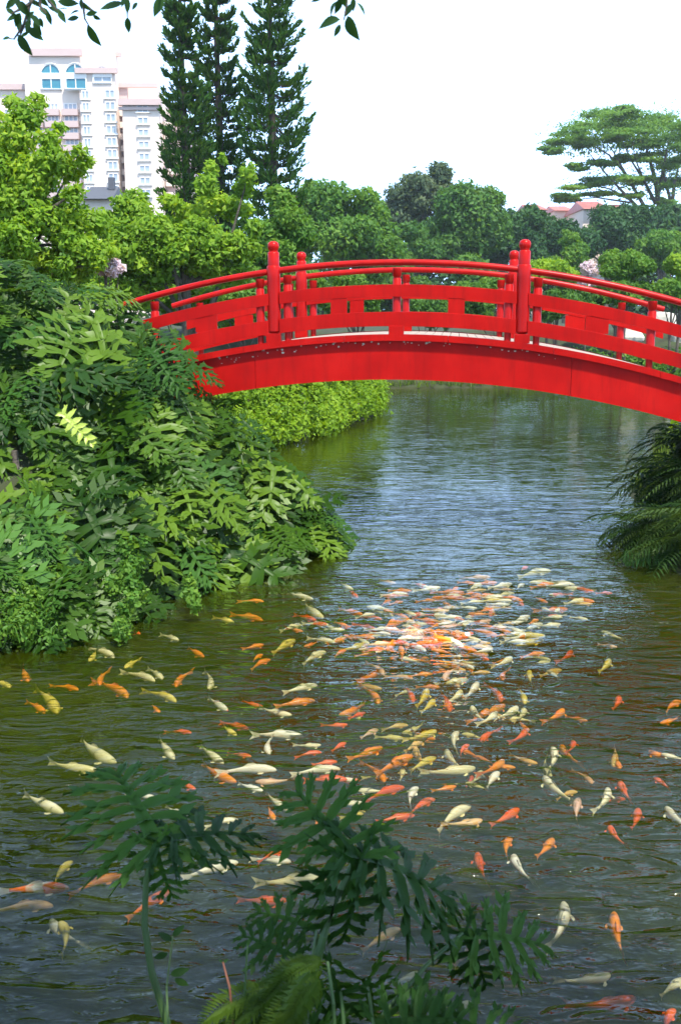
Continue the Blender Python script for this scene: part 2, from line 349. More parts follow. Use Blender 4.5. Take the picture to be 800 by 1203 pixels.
for side, y in ((0, .0), (1, BW)):
    for x in (-1.68, 1.68):
        o = link('post', big, br); o.location = (x, y, arc(x, 2.875))
    for x in (-3.36, -1.87, -1.49, 0, 1.49, 1.87, 3.36):
        o = link('baluster', small, br); o.location = (x, y, arc(x, 2.88))
    sg = -1 if side == 0 else 1
    for (a, b) in ((-3.82, -1.765), (-1.595, 1.595), (1.765, 4.0)):
        swept_rail(a, b, y, 3.835, .043).build('handrail', M['red_round'], br, smooth=True, angle=60)
        ya, yb = y-.078, y-.03
        if side: ya, yb = y-.078, y-.03
        a2 = a+.25 if a < -3 else a-.02 if a > 0 else a-.0; b2 = b+.02 if b < 0 else b
        swept_board(a2, b2, ya, yb, 3.545, 3.385, 16).build('upper_beam', M['red'], br, bevel=.004)
        swept_board(a2, b2, ya-.004, yb, 3.185, 2.995, 16).build('lower_beam', M['red'], br, bevel=.004)
    # blocks between the beams
    for x in (-2.62, -.78, .80, 2.65):
        z1 = arc(x, 3.386); z0 = arc(x, 3.184); b = MB(); b.box((x, y-.052, (z0+z1)/2), (.30 if abs(x) > 2 else .22, .04, z1-z0+.03)); b.build('panel_block', M['red'], br)
    for x in (-1.68, 0, 1.68):
        b = MB(); b.box((x, y-.03, arc(x, 2.94)), (.20, .13, .12)); b.build('foot_block', M['red'], br, bevel=.006)
# pale cobwebs and peeled flakes along the shaded top of the girder
fl = MB(); rnd = random.Random(8)
for i in range(60):
    x = rnd.uniform(-3.0, 2.2); r = rnd.uniform(.006, .02); z = arc(x, 2.80)-rnd.uniform(.0, .06)-(.05 if x < -1 and rnd.random() < .4 else 0)
    pts = [(x+r*math.cos(t)*rnd.uniform(.6, 1.4), -.043+rnd.uniform(-.004, 0), z+r*.7*math.sin(t)*rnd.uniform(.6, 1.4)) for t in np.linspace(0, 2*math.pi, 6)[:-1]]
    fl.add(pts, [tuple(range(5))])
tag(fl.build('peeling_flakes', flat('flake', (.40,.38,.30)), br), kind='stuff')
# stone abutments
for s, nm in ((-1, 'left'), (1, 'right')):
    ab = MB(); x = s*5.6; ab.box((x, BW/2, .65), (1.4, BW+.5, 2.2))
    o = ab.build('bridge_abutment', M['stone'], br, bevel=.03)

# ------------------------------------------------------------ path and lawn beyond, seen through the railing
pth = MB(); Z = 1.80
pm_ = [(4.8,15.0),(7.6,15.2),(12,22),(18,34),(26,44),(40,50),(40,53),(24,48),(15,37),(8.6,24)]
vs = [(x, y, float(terr(x, y))+.02) for x, y in pm_]

# ------------------------------------------------------------ foliage clouds
def cloud(centers, radii, n, size, seed, flatness=.0, shell=.45, up=.25, droop=0, aspect=.5, cup=.18):
    """leaf quads scattered in ellipsoids. centers (k,3), radii (k,3), n leaves per clump"""
    rg = np.random.default_rng(seed); centers = np.asarray(centers, float); radii = np.asarray(radii, float); K = len(centers)
    n = np.broadcast_to(np.asarray(n), (K,)).astype(int); ci = np.repeat(np.arange(K), n); N = len(ci)
    d = rg.normal(size=(N, 3)); d /= np.linalg.norm(d, axis=1)[:, None]
    r = shell + (1-shell)*rg.random(N)**.6; r *= 1+.18*rg.normal(size=N)*.6
    pos = centers[ci] + d*radii[ci]*r[:, None]
    nrm = d*.75 + rg.normal(size=(N, 3))*.55 + np.array([0, 0, up]); nrm /= np.linalg.norm(nrm, axis=1)[:, None]
    t = np.cross(nrm, rg.normal(size=(N, 3))); t[:, 2] -= droop; t -= nrm*(t*nrm).sum(1)[:, None]; t /= np.linalg.norm(t, axis=1)[:, None]+1e-9
    b = np.cross(nrm, t); s = size*np.exp(rg.normal(size=N)*.28)
    L = t*s[:, None]; Wd = b*(s*aspect)[:, None]; C = nrm*(s*cup)[:, None]
    V = np.stack([pos-L*.5, pos+Wd*.5-C-L*.05, pos+L*.5, pos-Wd*.5-C-L*.05], 1).reshape(-1, 3)
    i = np.arange(N)*4; Fc = np.stack([i, i+1, i+2, i+3], 1)
    # quads folded along the midrib: two triangles
    Ft = np.concatenate([np.stack([i, i+1, i+2], 1), np.stack([i, i+2, i+3], 1)])
    cv = rg.random(K)[ci]*.45 + rg.random(N)*.55
    return V, Ft, np.repeat(cv, 4)
def cloud_obj(name, cl, mat, parent=None, origin=None):
    V, Fc, a = cl
    if origin is not None: V = V - np.array(origin)
    return link(name, np_mesh(name, V, Fc, mat, a), parent)
def px_clumps(lst, Y, spreadY, flat_=1.0, seed=0, depth=None):
    """(px,py,rx,ry) in reference pixels at distance Y -> centres/radii in metres"""
    rg = random.Random(seed); C, Rr = [], []
    for (px, py, rx, ry) in lst:
        y = Y + rg.uniform(-spreadY, spreadY); p = P(px, py, y); k = y/F
        C.append(tuple(p)); Rr.append((rx*k, (depth*k if depth else rx*k), ry*k*flat_))
    return C, Rr
def crown_px(cx, cy, w, hh, Y, nclump, rc, seed, top_only=False):
    """clumps spread on an uneven ellipsoid crown given in pixels"""
    rg = random.Random(seed); k = Y/F; c = P(cx, cy, Y); C, Rr = [], []
    for i in range(nclump):
        while True:
            v = Vector((rg.uniform(-1, 1), rg.uniform(-1, 1), rg.uniform(-1, 1)))
            if .45 < v.length < 1: break
        if v.y > .3: v.y *= -1
        bulge = 1+.12*math.sin(3*v.x+seed)+.08*math.sin(7*v.z+seed)
        q = rc*rg.uniform(.7, 1.35)
        C.append((c.x+v.x*(w-q*.6)*k*bulge, c.y+v.y*(w-q)*k*.8, c.z+v.z*(hh-q*.6)*k*bulge)); Rr.append((q*k, q*k, q*k*.75))
    return C, Rr
def limbs(mb, base, top, targets, r0, rg, seg=5):
    base = Vector(base); top = Vector(top)
    pts = [base.lerp(top, i/seg)+Vector((rg.uniform(-1,1), rg.uniform(-1,1), 0))*r0*.6*(i > 0) for i in range(seg+1)]
    mb.tube(pts, [r0*(1-.55*i/seg) for i in range(seg+1)], 8)
    for t in targets:
        t = Vector(t); s = pts[rg.randint(seg//2, seg)]; mid = s.lerp(t, .5)+Vector((0,0,-.06*(t-s).length))
        mb.tube([s, s.lerp(mid, .6), mid, mid.lerp(t, .5)+Vector((0,0,.03)), t], [r0*.38, r0*.32, r0*.25, r0*.16, r0*.05], 5)
def dry(px, Y):
    while float(terr(P(px, 360, Y).x, Y)) < .3: Y += .5
    return Y
def tree(name, label, cat, crowns, Y, mat, nleaf, size, seed, trunk_px=None, base_z=None, group=None, bark='bark', shell=.35, up=.25, trunk_r=.18, aspect=.55, extra=None):
    if Y >= 40: Y *= 1.9; size *= 1.9; trunk_r *= 1.9
    Y0 = Y; Y = dry(trunk_px if trunk_px is not None else crowns[0][0], Y); size *= Y/Y0
    C, Rr = [], []
    for c in crowns:
        a, b = crown_px(*c[:4], Y, c[4], c[5], seed*7+len(C)); C += a; Rr += b
    if extra: a, b = px_clumps(extra, Y, .6, seed=seed); C += a; Rr += b
    px = trunk_px if trunk_px is not None else crowns[0][0]
    tp = P(px, crowns[0][1] if crowns else 300, Y); gz = float(terr(tp.x, Y)) if base_z is None else base_z
    root = empty(name, (tp.x, Y, gz)); tag(root, label, cat, group)
    rg = random.Random(seed); mb = MB(); tg = rg.sample(C, min(len(C), 14)); o_ = Vector((tp.x, Y, gz))
    limbs(mb, Vector((0,0,-.2)), tp-o_, [Vector(t)-o_ for t in tg], trunk_r, rg)
    mb.build('trunk', M[bark], root, smooth=True)
    nleaf *= 1.6; size *= .8; vol = np.array([r[0]*r[2] for r in Rr]); n = np.maximum(20, nleaf*vol/vol.sum()).astype(int)
    cloud_obj('crown', cloud(C, Rr, n, size, seed, shell=shell, up=up, aspect=aspect), mat, root, o_)
    return root

# crowns: (cx, cy, half width, half height, clumps, clump radius) in reference pixels
G = 'trees on the far bank'
tree('broadleaf_tree', 'rounded yellow-green tree on the far bank just right of the tall pines', 'tree',
     [(395,272,72,58,26,22),(440,290,36,42,10,18),(372,240,34,26,8,15)], 40, M['leaf_mid'], 17000, .24, 11, group=G)
tree('broadleaf_tree', 'pale greyish open-crowned tree rising highest behind the middle of the far bank', 'tree',
     [(492,232,46,40,20,15),(465,262,30,36,10,14),(520,212,24,24,7,10)], 62, M['leaf_grey'], 11000, .30, 12, group=G, shell=.2)
tree('broadleaf_tree', 'dense dark green round tree standing left of the right main bridge post', 'tree',
     [(552,262,46,56,26,17),(520,290,30,36,10,15),(540,232,26,24,7,12)], 55, M['leaf_green'], 15000, .30, 13, group=G)
tree('broadleaf_tree', 'small dark green tree in front of the pale greyish tree on the far bank', 'tree',
     [(490,295,32,34,12,14)], 50, M['leaf_green'], 6000, .26, 14, group=G)
tree('broadleaf_tree', 'blue-green low tree directly behind the right main post of the bridge', 'tree',
     [(605,282,38,40,16,15),(618,262,24,20,6,11)], 58, M['leaf_deep'], 9000, .3, 15, group=G)
tree('broadleaf_tree', 'dark spreading tree under the far pink roofs', 'tree',
     [(655,284,44,36,16,15),(628,270,24,22,6,12)], 60, M['leaf_deep'], 9000, .3, 16, group=G)
tree('broadleaf_tree', 'very dark round tree below the left part of the flat-topped tree', 'tree',
     [(715,272,44,34,18,14),(745,262,26,26,8,12)], 64, M['leaf_deep'], 10000, .32, 17, group=G)
tree('broadleaf_tree', 'fresh green low tree at the right edge beneath the flat-topped tree', 'tree',
     [(776,290,34,24,16,11),(800,300,30,30,8,12)], 50, M['leaf_mid'], 9000, .24, 18, group=G)
tree('broadleaf_tree', 'deep green tree at the right edge behind the low fresh green tree', 'tree',
     [(790,262,40,26,12,14)], 70, M['leaf_deep'], 6000, .34, 19, group=G)
tree('conifer', 'small pointed yellow-green conifer behind the pink blossom', 'tree',
     [(668,304,24,22,10,10),(667,286,12,18,6,7),(666,272,5,8,3,4)], 42, M['leaf_mid'], 5000, .16, 20)
tree('broadleaf_tree', 'dark tree low behind the left part of the far railing', 'tree',
     [(470,330,60,34,18,16)], 47, M['leaf_green'], 9000, .26, 21, group=G)
tree('broadleaf_tree', 'low dark green tree behind the middle of the handrail', 'tree',
     [(560,335,50,36,18,16)], 46, M['leaf_green'], 8000, .26, 22, group=G)
SH = 'clipped shrubs beyond the bridge'
tree('rounded_shrub', 'rounded bright green clipped shrub right of the pink blossom', 'shrub',
     [(738,314,38,20,16,11)], 38, M['leaf_mid'], 8000, .17, 23, group=SH, trunk_r=.08)
tree('rounded_shrub', 'yellow-green clipped shrub just right of the right main post', 'shrub',
     [(645,322,34,20,14,11)], 36, M['leaf_bright'], 6000, .16, 24, group=SH, trunk_r=.08)
tree('rounded_shrub', 'yellow-green shrub at the right edge above the handrail', 'shrub',
     [(800,318,22,26,10,10)], 34, M['leaf_bright'], 5000, .16, 25, group=SH, trunk_r=.08)
for i, (px, py, w_, h_, Y, mt, lb) in enumerate([
    (350,340,46,30,32,'leaf_mid','green shrub seen through the railing right of the left main post'),
    (420,352,44,30,34,'leaf_mid','green shrub seen through the railing left of the middle baluster'),
    (505,365,48,26,36,'leaf_green','dark green shrub seen through the railing right of the middle baluster'),
    (585,352,46,30,35,'leaf_mid','green shrub seen through the railing beside the right main post'),
    (655,356,44,26,33,'leaf_green','green shrub seen through the railing below the pink blossom'),
    (725,346,40,22,31,'leaf_mid','low green shrub between the handrail and the upper beam on the right'),
    (790,345,40,20,30,'leaf_mid','low green shrub behind the handrail at the right edge'),
    (285,360,50,30,27,'leaf_mid','bright shrub behind the left ramp of the bridge'),
    (215,350,50,26,25,'leaf_bright','yellow-green shrub behind the left end of the handrail')]):
    tree('rounded_shrub', lb, 'shrub', [(px, py, w_, h_, 16, 12)], Y, M[mt], 6000, .15, 30+i, group=SH, trunk_r=.07)
def blossom(px, py, w_, h_, Y, lb, sd):
    t = tree('blossom_shrub', lb, 'shrub', [(px, py, w_, h_, 9, 7)], Y, M['blossom'], 1400, .11, sd, trunk_r=.05, shell=.1)
blossom(690, 322, 11, 20, 30, 'pale pink blossoming shrub behind the handrail right of the right main post', 51)
blossom(126, 314, 26, 11, 17, 'pale pink blossoming shrub above the left end of the bridge', 52)
# left bank trees
tree('leafy_tree', 'tall bright yellow-green tree with leaning leafy boughs at the left edge', 'tree',
     [(20,290,85,60,34,20),(95,300,50,40,16,17),(10,220,60,50,20,18)], 16.5, M['leaf_bright'], 15000, .135, 61, trunk_px=-10,
     extra=[(18,160,26,26),(32,136,20,16),(45,120,12,10),(58,165,14,14),(60,190,26,18),(82,200,20,14),(100,190,13,8),(40,205,30,24),(95,178,10,9),(30,240,30,20),(88,226,14,10),(70,150,9,8),(15,120,12,8),(80,245,24,16),(110,262,24,16)], up=.5, aspect=.5)
tree('leafy_tree', 'bright green spreading tree in front of the pines behind the left end of the bridge', 'tree',
     [(190,290,80,48,34,19),(265,296,42,44,18,16),(150,260,44,30,10,15),(140,330,60,30,12,16)], 23, M['leaf_bright'], 19000, .17, 62, trunk_px=215,
     extra=[(248,200,9,12),(243,218,14,12),(252,238,20,14),(292,205,10,13),(285,222,12,12),(276,244,20,14),(298,268,11,10),(225,250,20,12),(200,238,14,10),(160,232,16,10),(262,186,5,7)], up=.5, aspect=.5)
tree('leafy_tree', 'mid green tree at the foot of the tall pines', 'tree',
     [(330,290,40,60,20,17),(300,330,40,30,10,15)], 30, M['leaf_mid'], 11000, .18, 63)
tree('leafy_tree', 'shaded green tree behind the bright tree at the left edge', 'tree',
     [(-30,190,60,70,20,20),(60,310,60,30,14,17)], 19, M['leaf_mid'], 9000, .16, 64, trunk_px=-40)
# trees past the right edge that the water mirrors
tree('leafy_tree', 'tree standing on the right bank past the edge of the picture', 'tree',
     [(1010,150,140,200,40,34)], 22, M['leaf_green'], 12000, .24, 65)

# ------------------------------------------------------------ tall pines
def pine(px_, Y, halfw, top_py, base_py, label, seed):
    rg = np.random.default_rng(seed); base = P(px_, 330, Y); gz = float(terr(base.x, Y)); top = P(px_, top_py, Y).z; k = Y/F
    root = empty('tall_pine', (base.x, Y, gz)); tag(root, label, 'pine tree', 'tall pines above the left bank')
    H = top-gz; mb = MB(); mb.tube([(0,0,-.3),(0.03,0,H*.4),(-.04,0,H*.75),(0,0,H)], [.26,.19,.11,.03], 8)
    P_, T_, N_, S_ = [], [], [], []; z = 2.0
    while z < H-.4:
        u = z/H; L = halfw*k*1.02*min(1, ((1-u)/.5))**.62*(.9+.2*rg.random()); nb = 7; ph = rg.random()*6.28
        for b in range(nb):
            if rg.random() < .06: continue
            a = ph+b*6.283/nb+rg.normal()*.15; l = L*(.72+.38*rg.random()); zz = z+rg.normal()*.12
            d = np.array([math.cos(a), math.sin(a), 0]); s = np.linspace(0, 1, 7)
            pts = np.array([[0,0,zz]])+d*(s*l)[:, None]; pts[:, 2] += -.30*l*np.sin(s*2.4)*.9+.42*l*s**3
            mb.tube([tuple(q) for q in pts[::2]], [.035,.028,.02,.01], 4, cap=False)
            nq = int(140+60*rg.random()); ss = .18+.84*rg.random(nq)**.7
            pp = np.stack([np.interp(ss, s, pts[:, j]) if True else 0 for j in range(3)], 1)
            side = np.array([-d[1], d[0], 0]); off = rg.normal(size=nq)*l*.10*(.5+ss)
            pp += side*off[:, None]; pp[:, 2] += np.abs(rg.normal(size=nq))*.07
            t = d*.55+side*(np.sign(off)*.6)[:, None]+rg.normal(size=(nq, 3))*.28; t[:, 2] += .42+.45*ss
            P_.append(pp); T_.append(t); S_.append(.16+.13*rg.random(nq))
        z += .55+.16*rg.random()
    pos = np.concatenate(P_); t = np.concatenate(T_); t /= np.linalg.norm(t, axis=1)[:, None]; s = np.concatenate(S_); N = len(pos)
    nn = rg.normal(size=(N, 3)); nn -= t*(nn*t).sum(1)[:, None]; nn /= np.linalg.norm(nn, axis=1)[:, None]; b = np.cross(nn, t)
    V = np.stack([pos, pos+t*(s*.5)[:, None]+b*(s*.17)[:, None], pos+t*s[:, None], pos+t*(s*.5)[:, None]-b*(s*.17)[:, None]], 1).reshape(-1, 3)
    i = np.arange(N)*4; Fc = np.concatenate([np.stack([i, i+1, i+2], 1), np.stack([i, i+2, i+3], 1)])
    mb.build('trunk', M['bark_dark'], root, smooth=True)
    link('crown', np_mesh('crown', V, Fc, M['leaf_pine'], np.repeat(rg.random(N), 4)), root)
pine(222, 44, 31, -90, 300, 'leftmost of the three tall dark pines, its left edge against the hotel', 1)
pine(262, 46, 34, -80, 300, 'middle one of the three tall dark pines, crowded between its neighbours', 2)
pine(322, 43, 41, -150, 300, 'rightmost and broadest of the three tall pines with upswept branch tips against the sky', 3)

# ------------------------------------------------------------ flat-topped rain tree
def rain_tree():
    Y = 150.; base = P(778, 300, Y); gz = float(terr(base.x, Y)); root = empty('rain_tree', (base.x, Y, gz)); o_ = Vector((base.x, Y, gz))
    tag(root, 'tall flat-topped umbrella tree with bare forking limbs at the right edge', 'tree')
    pads = [(745,138,40,8),(715,134,36,8),(775,142,34,9),(800,150,30,10),(690,150,40,8),(665,160,26,6),(740,152,40,8),(780,158,40,9),(656,170,24,7),(646,176,14,5),(680,168,24,6),(715,163,26,6),(750,168,30,6),(800,172,30,8),
            (760,184,24,6),(790,192,26,8),(700,192,24,5),(678,196,14,5),(735,186,16,5),(725,208,26,5),(700,212,26,5),(680,220,26,5),(662,230,16,4),(670,232,20,5),(700,226,24,4),(760,212,24,5),(790,214,20,8),(742,228,16,4),(775,236,18,5),(735,128,18,4)]
    C, Rr = [], []; rg = random.Random(4)
    for (px, py, rx, ry) in pads:
        for q in range(5):
            y = Y+rg.uniform(-11, 11); p = P(px+rg.uniform(-.6, .6)*rx, py+rg.uniform(-.7, .7)*ry, y); k = Y/F
            C.append(tuple(p-o_)); Rr.append((rx*.60*k, rx*.7*k, ry*.42*k))
    nn_ = [330]*len(C)
    for (px, py, rx, ry, m_) in ((740,152,95,26,3000),(690,168,50,14,900),(800,160,60,34,2200),(730,212,60,26,900),(790,205,40,36,900)):
        p = P(px, py, Y); C.append(tuple(p-o_)); Rr.append((rx*Y/F, 8, ry*Y/F)); nn_.append(m_)
    cl = cloud(C, Rr, nn_, .43, 44, shell=.0, up=1.2, aspect=.5); cloud_obj('crown', cl, M['leaf_mid'], root)
    mb = MB(); b0 = Vector((0,0,-.3))
    def limb(pts, r):
        pts = [P(px, py, Y+dy)-o_ for px, py, dy in pts]; n = len(pts); mb.tube(pts, [1.3*r*(1-.85*i/(n-1)) for i in range(n)], 6)
    limb([(778,300,0),(776,262,0),(770,215,1),(762,185,2),(756,165,2)], .42)
    limb([(782,300,0),(786,262,-1),(792,215,-2),(800,180,-2)], .38)
    limb([(774,285,0),(768,262,0),(752,235,0),(735,205,0),(715,182,0),(694,170,0)], .30)
    limb([(766,262,-1),(745,240,-1),(728,222,-2),(712,205,-2),(690,178,-2)], .24)
    limb([(762,256,1),(740,235,2),(716,222,2),(690,216,2)], .2)
    limb([(770,240,1),(756,212,1),(742,190,2),(728,160,2)], .22)
    limb([(774,225,0),(778,200,1),(772,175,1),(765,150,1)], .2)
    limb([(740,238,0),(700,232,0),(660,236,0)], .12)
    limb([(788,240,0),(778,200,-3),(785,165,-3),(790,150,-3)], .2)
    limb([(735,205,0),(720,178,0),(705,158,0)], .12); limb([(756,212,0),(745,185,-2),(742,160,-2)], .12)
    mb.build('trunk', M['bark'], root, smooth=True)
rain_tree()

# ------------------------------------------------------------ hotel
def hotel():
    Y = 150.; k = Y/F; root = empty('hotel_building', tuple(P(100, 330, Y)*1.0)); c0 = P(100, 330, Y); root.location = (c0.x, Y, 0)
    tag(root, 'pale pink multi-storey hotel with arched teal windows behind the trees on the left', 'building')
    def X(px): return P(px, 105, Y).x-c0.x
    def Zp(py): return P(100, py, Y).z
    def blk(nm, x0, x1, ytop, dy0, dy1, m):
        b = MB(); z1 = Zp(ytop); b.box(((X(x0)+X(x1))/2, (dy0+dy1)/2, z1/2), (X(x1)-X(x0), dy1-dy0, z1)); return b.build(nm, M[m], root)
    blk('wall', -60, 30, 94, 3, 22, 'wall_white'); blk('wall', 30, 96, 60, 0, 22, 'wall_white'); blk('wall', 96.3, 138, 84, -1.2, 22, 'wall_white')
    blk('wall', 138.3, 147, 96, 1.5, 22, 'band_pink'); blk('wall', 147.3, 190, 127, -2.5, 18, 'wall_white'); blk('wall', 190.3, 215, 140, 1, 16, 'band_pink')
    blk('wall', 100, 180, 97, 2.6, 20, 'wall_white')
    def cornice(x0, x1, py, d, h=1.0, out_=.5):
        b = MB(); b.box(((X(x0)+X(x1))/2, d-out_/2, Zp(py)), (X(x1)-X(x0)+.8, out_, h)); b.build('cornice', M['band_pink'], root)
    cornice(42, 96, 62, 0); cornice(42, 135, 56, 4, .6); cornice(96, 138, 86, -1.2, .7); cornice(138, 180, 98, 1.5, .6); cornice(147, 190, 125, -2.5, .8, .7); cornice(147, 190, 132, -2.5, .4, .4); cornice(-60, 30, 97, 3, .8)
    b = MB(); b.box((X(88), 4, Zp(62)), (X(132)-X(44), 3, 3)); b.build('parapet', M['wall_white'], root)
    def window(x0, x1, py0, py1, d, m='window_glass', nmul=2, arch=False):
        w = X(x1)-X(x0); h = Zp(py0)-Zp(py1); cx = (X(x0)+X(x1))/2; cz = (Zp(py0)+Zp(py1))/2; fr = MB()
        t = .14
        if arch:
            n = 12; rw = w/2; pts = [(-rw, -h/2), (rw, -h/2)]+[(rw*math.cos(a), h/2-rw+rw*math.sin(a)) for a in np.linspace(0, math.pi, n)]
            gl = MB(); gl.add([(cx+p[0], d-.06, cz+p[1]) for p in pts]+[(cx+p[0], d+.05, cz+p[1]) for p in pts], [tuple(range(len(pts)))]); 
            L = len(pts); fr.tube([(cx+p[0], d-.1, cz+p[1]) for p in pts]+[(cx-rw, d-.1, cz-h/2)], .16, 4)
            fr.box((cx, d-.1, cz), (.12, .1, h)); fr.box((cx, d-.12, cz+h*.02), (w, .12, .5*1.6))
        else:
            gl = MB(); gl.box((cx, d-.03, cz), (w, .08, h))
            for q in range(nmul+1): fr.box((cx-w/2+w*q/nmul, d-.1, cz), (t, .1, h+t))
            fr.box((cx, d-.102, cz+h/2), (w, .1, t)); fr.box((cx, d-.15, cz-h/2-.1), (w+.5, .24, .2))
        o = fr.build('window', M['window_frame'], root); gl.build('pane', M[m], o)
    window(49.5, 73, 75, 105, 0, 'window_teal', arch=True); window(80.5, 104.5, 77, 107, -1.2, 'window_teal', arch=True); window(113, 134, 80, 100, -1.2, 'window_glass', arch=True)
    rows = [112+13.9*i for i in range(9)]
    for i, y in enumerate(rows):
        window(126, 137, y-4, y+5, -1.2); window(99, 107, y-3, y+6, -1.2, nmul=2)
        if i > 0: window(165, 177, y+2, y+9.5, -2.5)
    for i, y in enumerate(rows[1:]):       # balcony bays with pink parapets
        for a, c in ((34, 50), (53, 70), (73, 92)):
            window(a+2, c-2, y-4, y+4, 0, nmul=3); b = MB(); b.box(((X(a)+X(c))/2, -.45, Zp(y+7)), (X(c)-X(a), .9, .85)); b.build('balcony', M['band_pink'], root)
        for a, c in ((-50, -32), (-28, -10), (-6, 12), (14, 28)):
            window(a+2, c-2, y-2, y+5, 3, nmul=3); b = MB(); b.box(((X(a)+X(c))/2, 2.55, Zp(y+8)), (X(c)-X(a), .9, .8)); b.build('balcony', M['band_pink'], root)
        b = MB(); b.box((X(142.6), 1.0, Zp(y+6)), (X(146.6)-X(138.6), 1.0, .8)); b.build('balcony', M['wall_white'], root)
        b = MB(); b.box((X(198), .5, Zp(y+6)), (X(204)-X(191), 1.0, .8)); b.build('balcony', M['wall_white'], root)
hotel()
def pavilion():
    Y = 60.; c = P(115, 226, Y); r = empty('dark_roofed_house', (c.x, Y, 0)); tag(r, 'low house with a dark grey roof and chimney peeping over the trees below the hotel', 'building')
    k = Y/F; z = P(115, 222, Y).z; b = MB(); b.box((0, 2, z/2-.3), (34*k, 4, z-.6)); b.build('wall', M['wall_white'], r)
    b = MB(); w = 19*k; b.add([(-w,-.6,z-.6),(w,-.6,z-.6),(w,4.6,z-.6),(-w,4.6,z-.6),(-w*.85,2,z+.35),(w*.85,2,z+.35)], [(0,1,5,4),(2,3,4,5),(1,2,5),(3,0,4),(3,2,1,0)]); rf = b.build('roof', M['roof_dark'], r)
    b = MB(); b.box((w*.55, 1.4, z+.45), (.35, .35, .7)); b.build('chimney', M['roof_dark'], rf)
pavilion()
def house(px0, px1, ytop, ybase, Y, label, seed):
    k = Y/F; c = P((px0+px1)/2, ybase, Y); r = empty('pink_roofed_house', (c.x, Y, 0)); tag(r, label, 'house', 'pink roofed houses beyond the trees')
    w = (px1-px0)/2*k; z0 = c.z; z1 = P(400, ytop, Y).z; b = MB(); b.box((0, 5, z0/2), (w*1.8, 10, z0)); b.build('wall', M['wall_white'], r)
    b = MB(); b.add([(-w,-.8,z0),(w,-.8,z0),(w,10.8,z0),(-w,10.8,z0),(-w*.8,5,z1),(w*.8,5,z1)], [(0,1,5,4),(2,3,4,5),(1,2,5),(3,0,4),(3,2,1,0)]); rf = b.build('roof', M['roof_red'], r)
    for i in range(10):
        t = (i+.5)/10; b = MB(); b.box((0, -.8+5.8*t, z0+(z1-z0)*t+.04), (2*w*(1-.2*t), .1, .06)); b.build('tile_course', M['roof_red'], rf)
house(618, 642, 236, 247, 130, 'leftmost pink roof above the far trees, behind the right main post', 1)
house(650, 674, 238, 248, 135, 'narrow pink roofed white house in the middle of the far roofs', 2)
house(684, 716, 232, 246, 125, 'widest pink roof above the dark trees, under the flat-topped tree', 3)
house(722, 750, 236, 250, 140, 'rightmost pink roof, glimpsed through the limbs of the flat-topped tree', 4)

# ------------------------------------------------------------ paving and boulders on the right bank past the bridge
pv = MB(); vs = []
for x, y in [(4.9+.8,15.6),(8.0,15.2),(11,20),(16,27),(14,28),(9.2,22)]: vs.append((x, y, float(terr(x, y))+.03))
def boulder(px, py, w, h, Y, label, seed):
    p = P(px, py+h, Y); k = Y/F; rg = random.Random(seed); bm = bmesh.new(); bmesh.ops.create_icosphere(bm, subdivisions=3, radius=1)
    gz = float(terr(p.x, Y)); hh = h*2*k
    for v in bm.verts:
        c = v.co; q = 1+.16*math.sin(3*c.x+seed)*math.cos(2.6*c.y)+.10*math.sin(5*c.z+seed*2)+rg.uniform(-.025,.025)
        v.co = Vector((c.x*w*k*q, c.y*w*k*.8*q, max(-.9, min(.86, c.z*1.1))*hh*q))
    me = bpy.data.meshes.new('boulder'); bm.to_mesh(me); bm.free(); me.materials.append(M['concrete'])
    o = link('boulder', me, None, (p.x, Y, max(gz, p.z))); tag(o, label, 'rock', 'pale boulders on the right bank')
boulder(741, 393, 15, 6, 46, 'pale boulder seen between the beams left of the rightmost baluster', 1)
boulder(779, 373, 17, 6, 47, 'pale boulder seen just above the upper beam at the right edge', 2)
boulder(796, 402, 10, 6, 46, 'small pale boulder glimpsed through the lower gap at the right edge', 3)
boulder(678, 378, 5, 6, 46.5, 'small whitish rock glimpsed through the gap right of the right main post', 4)

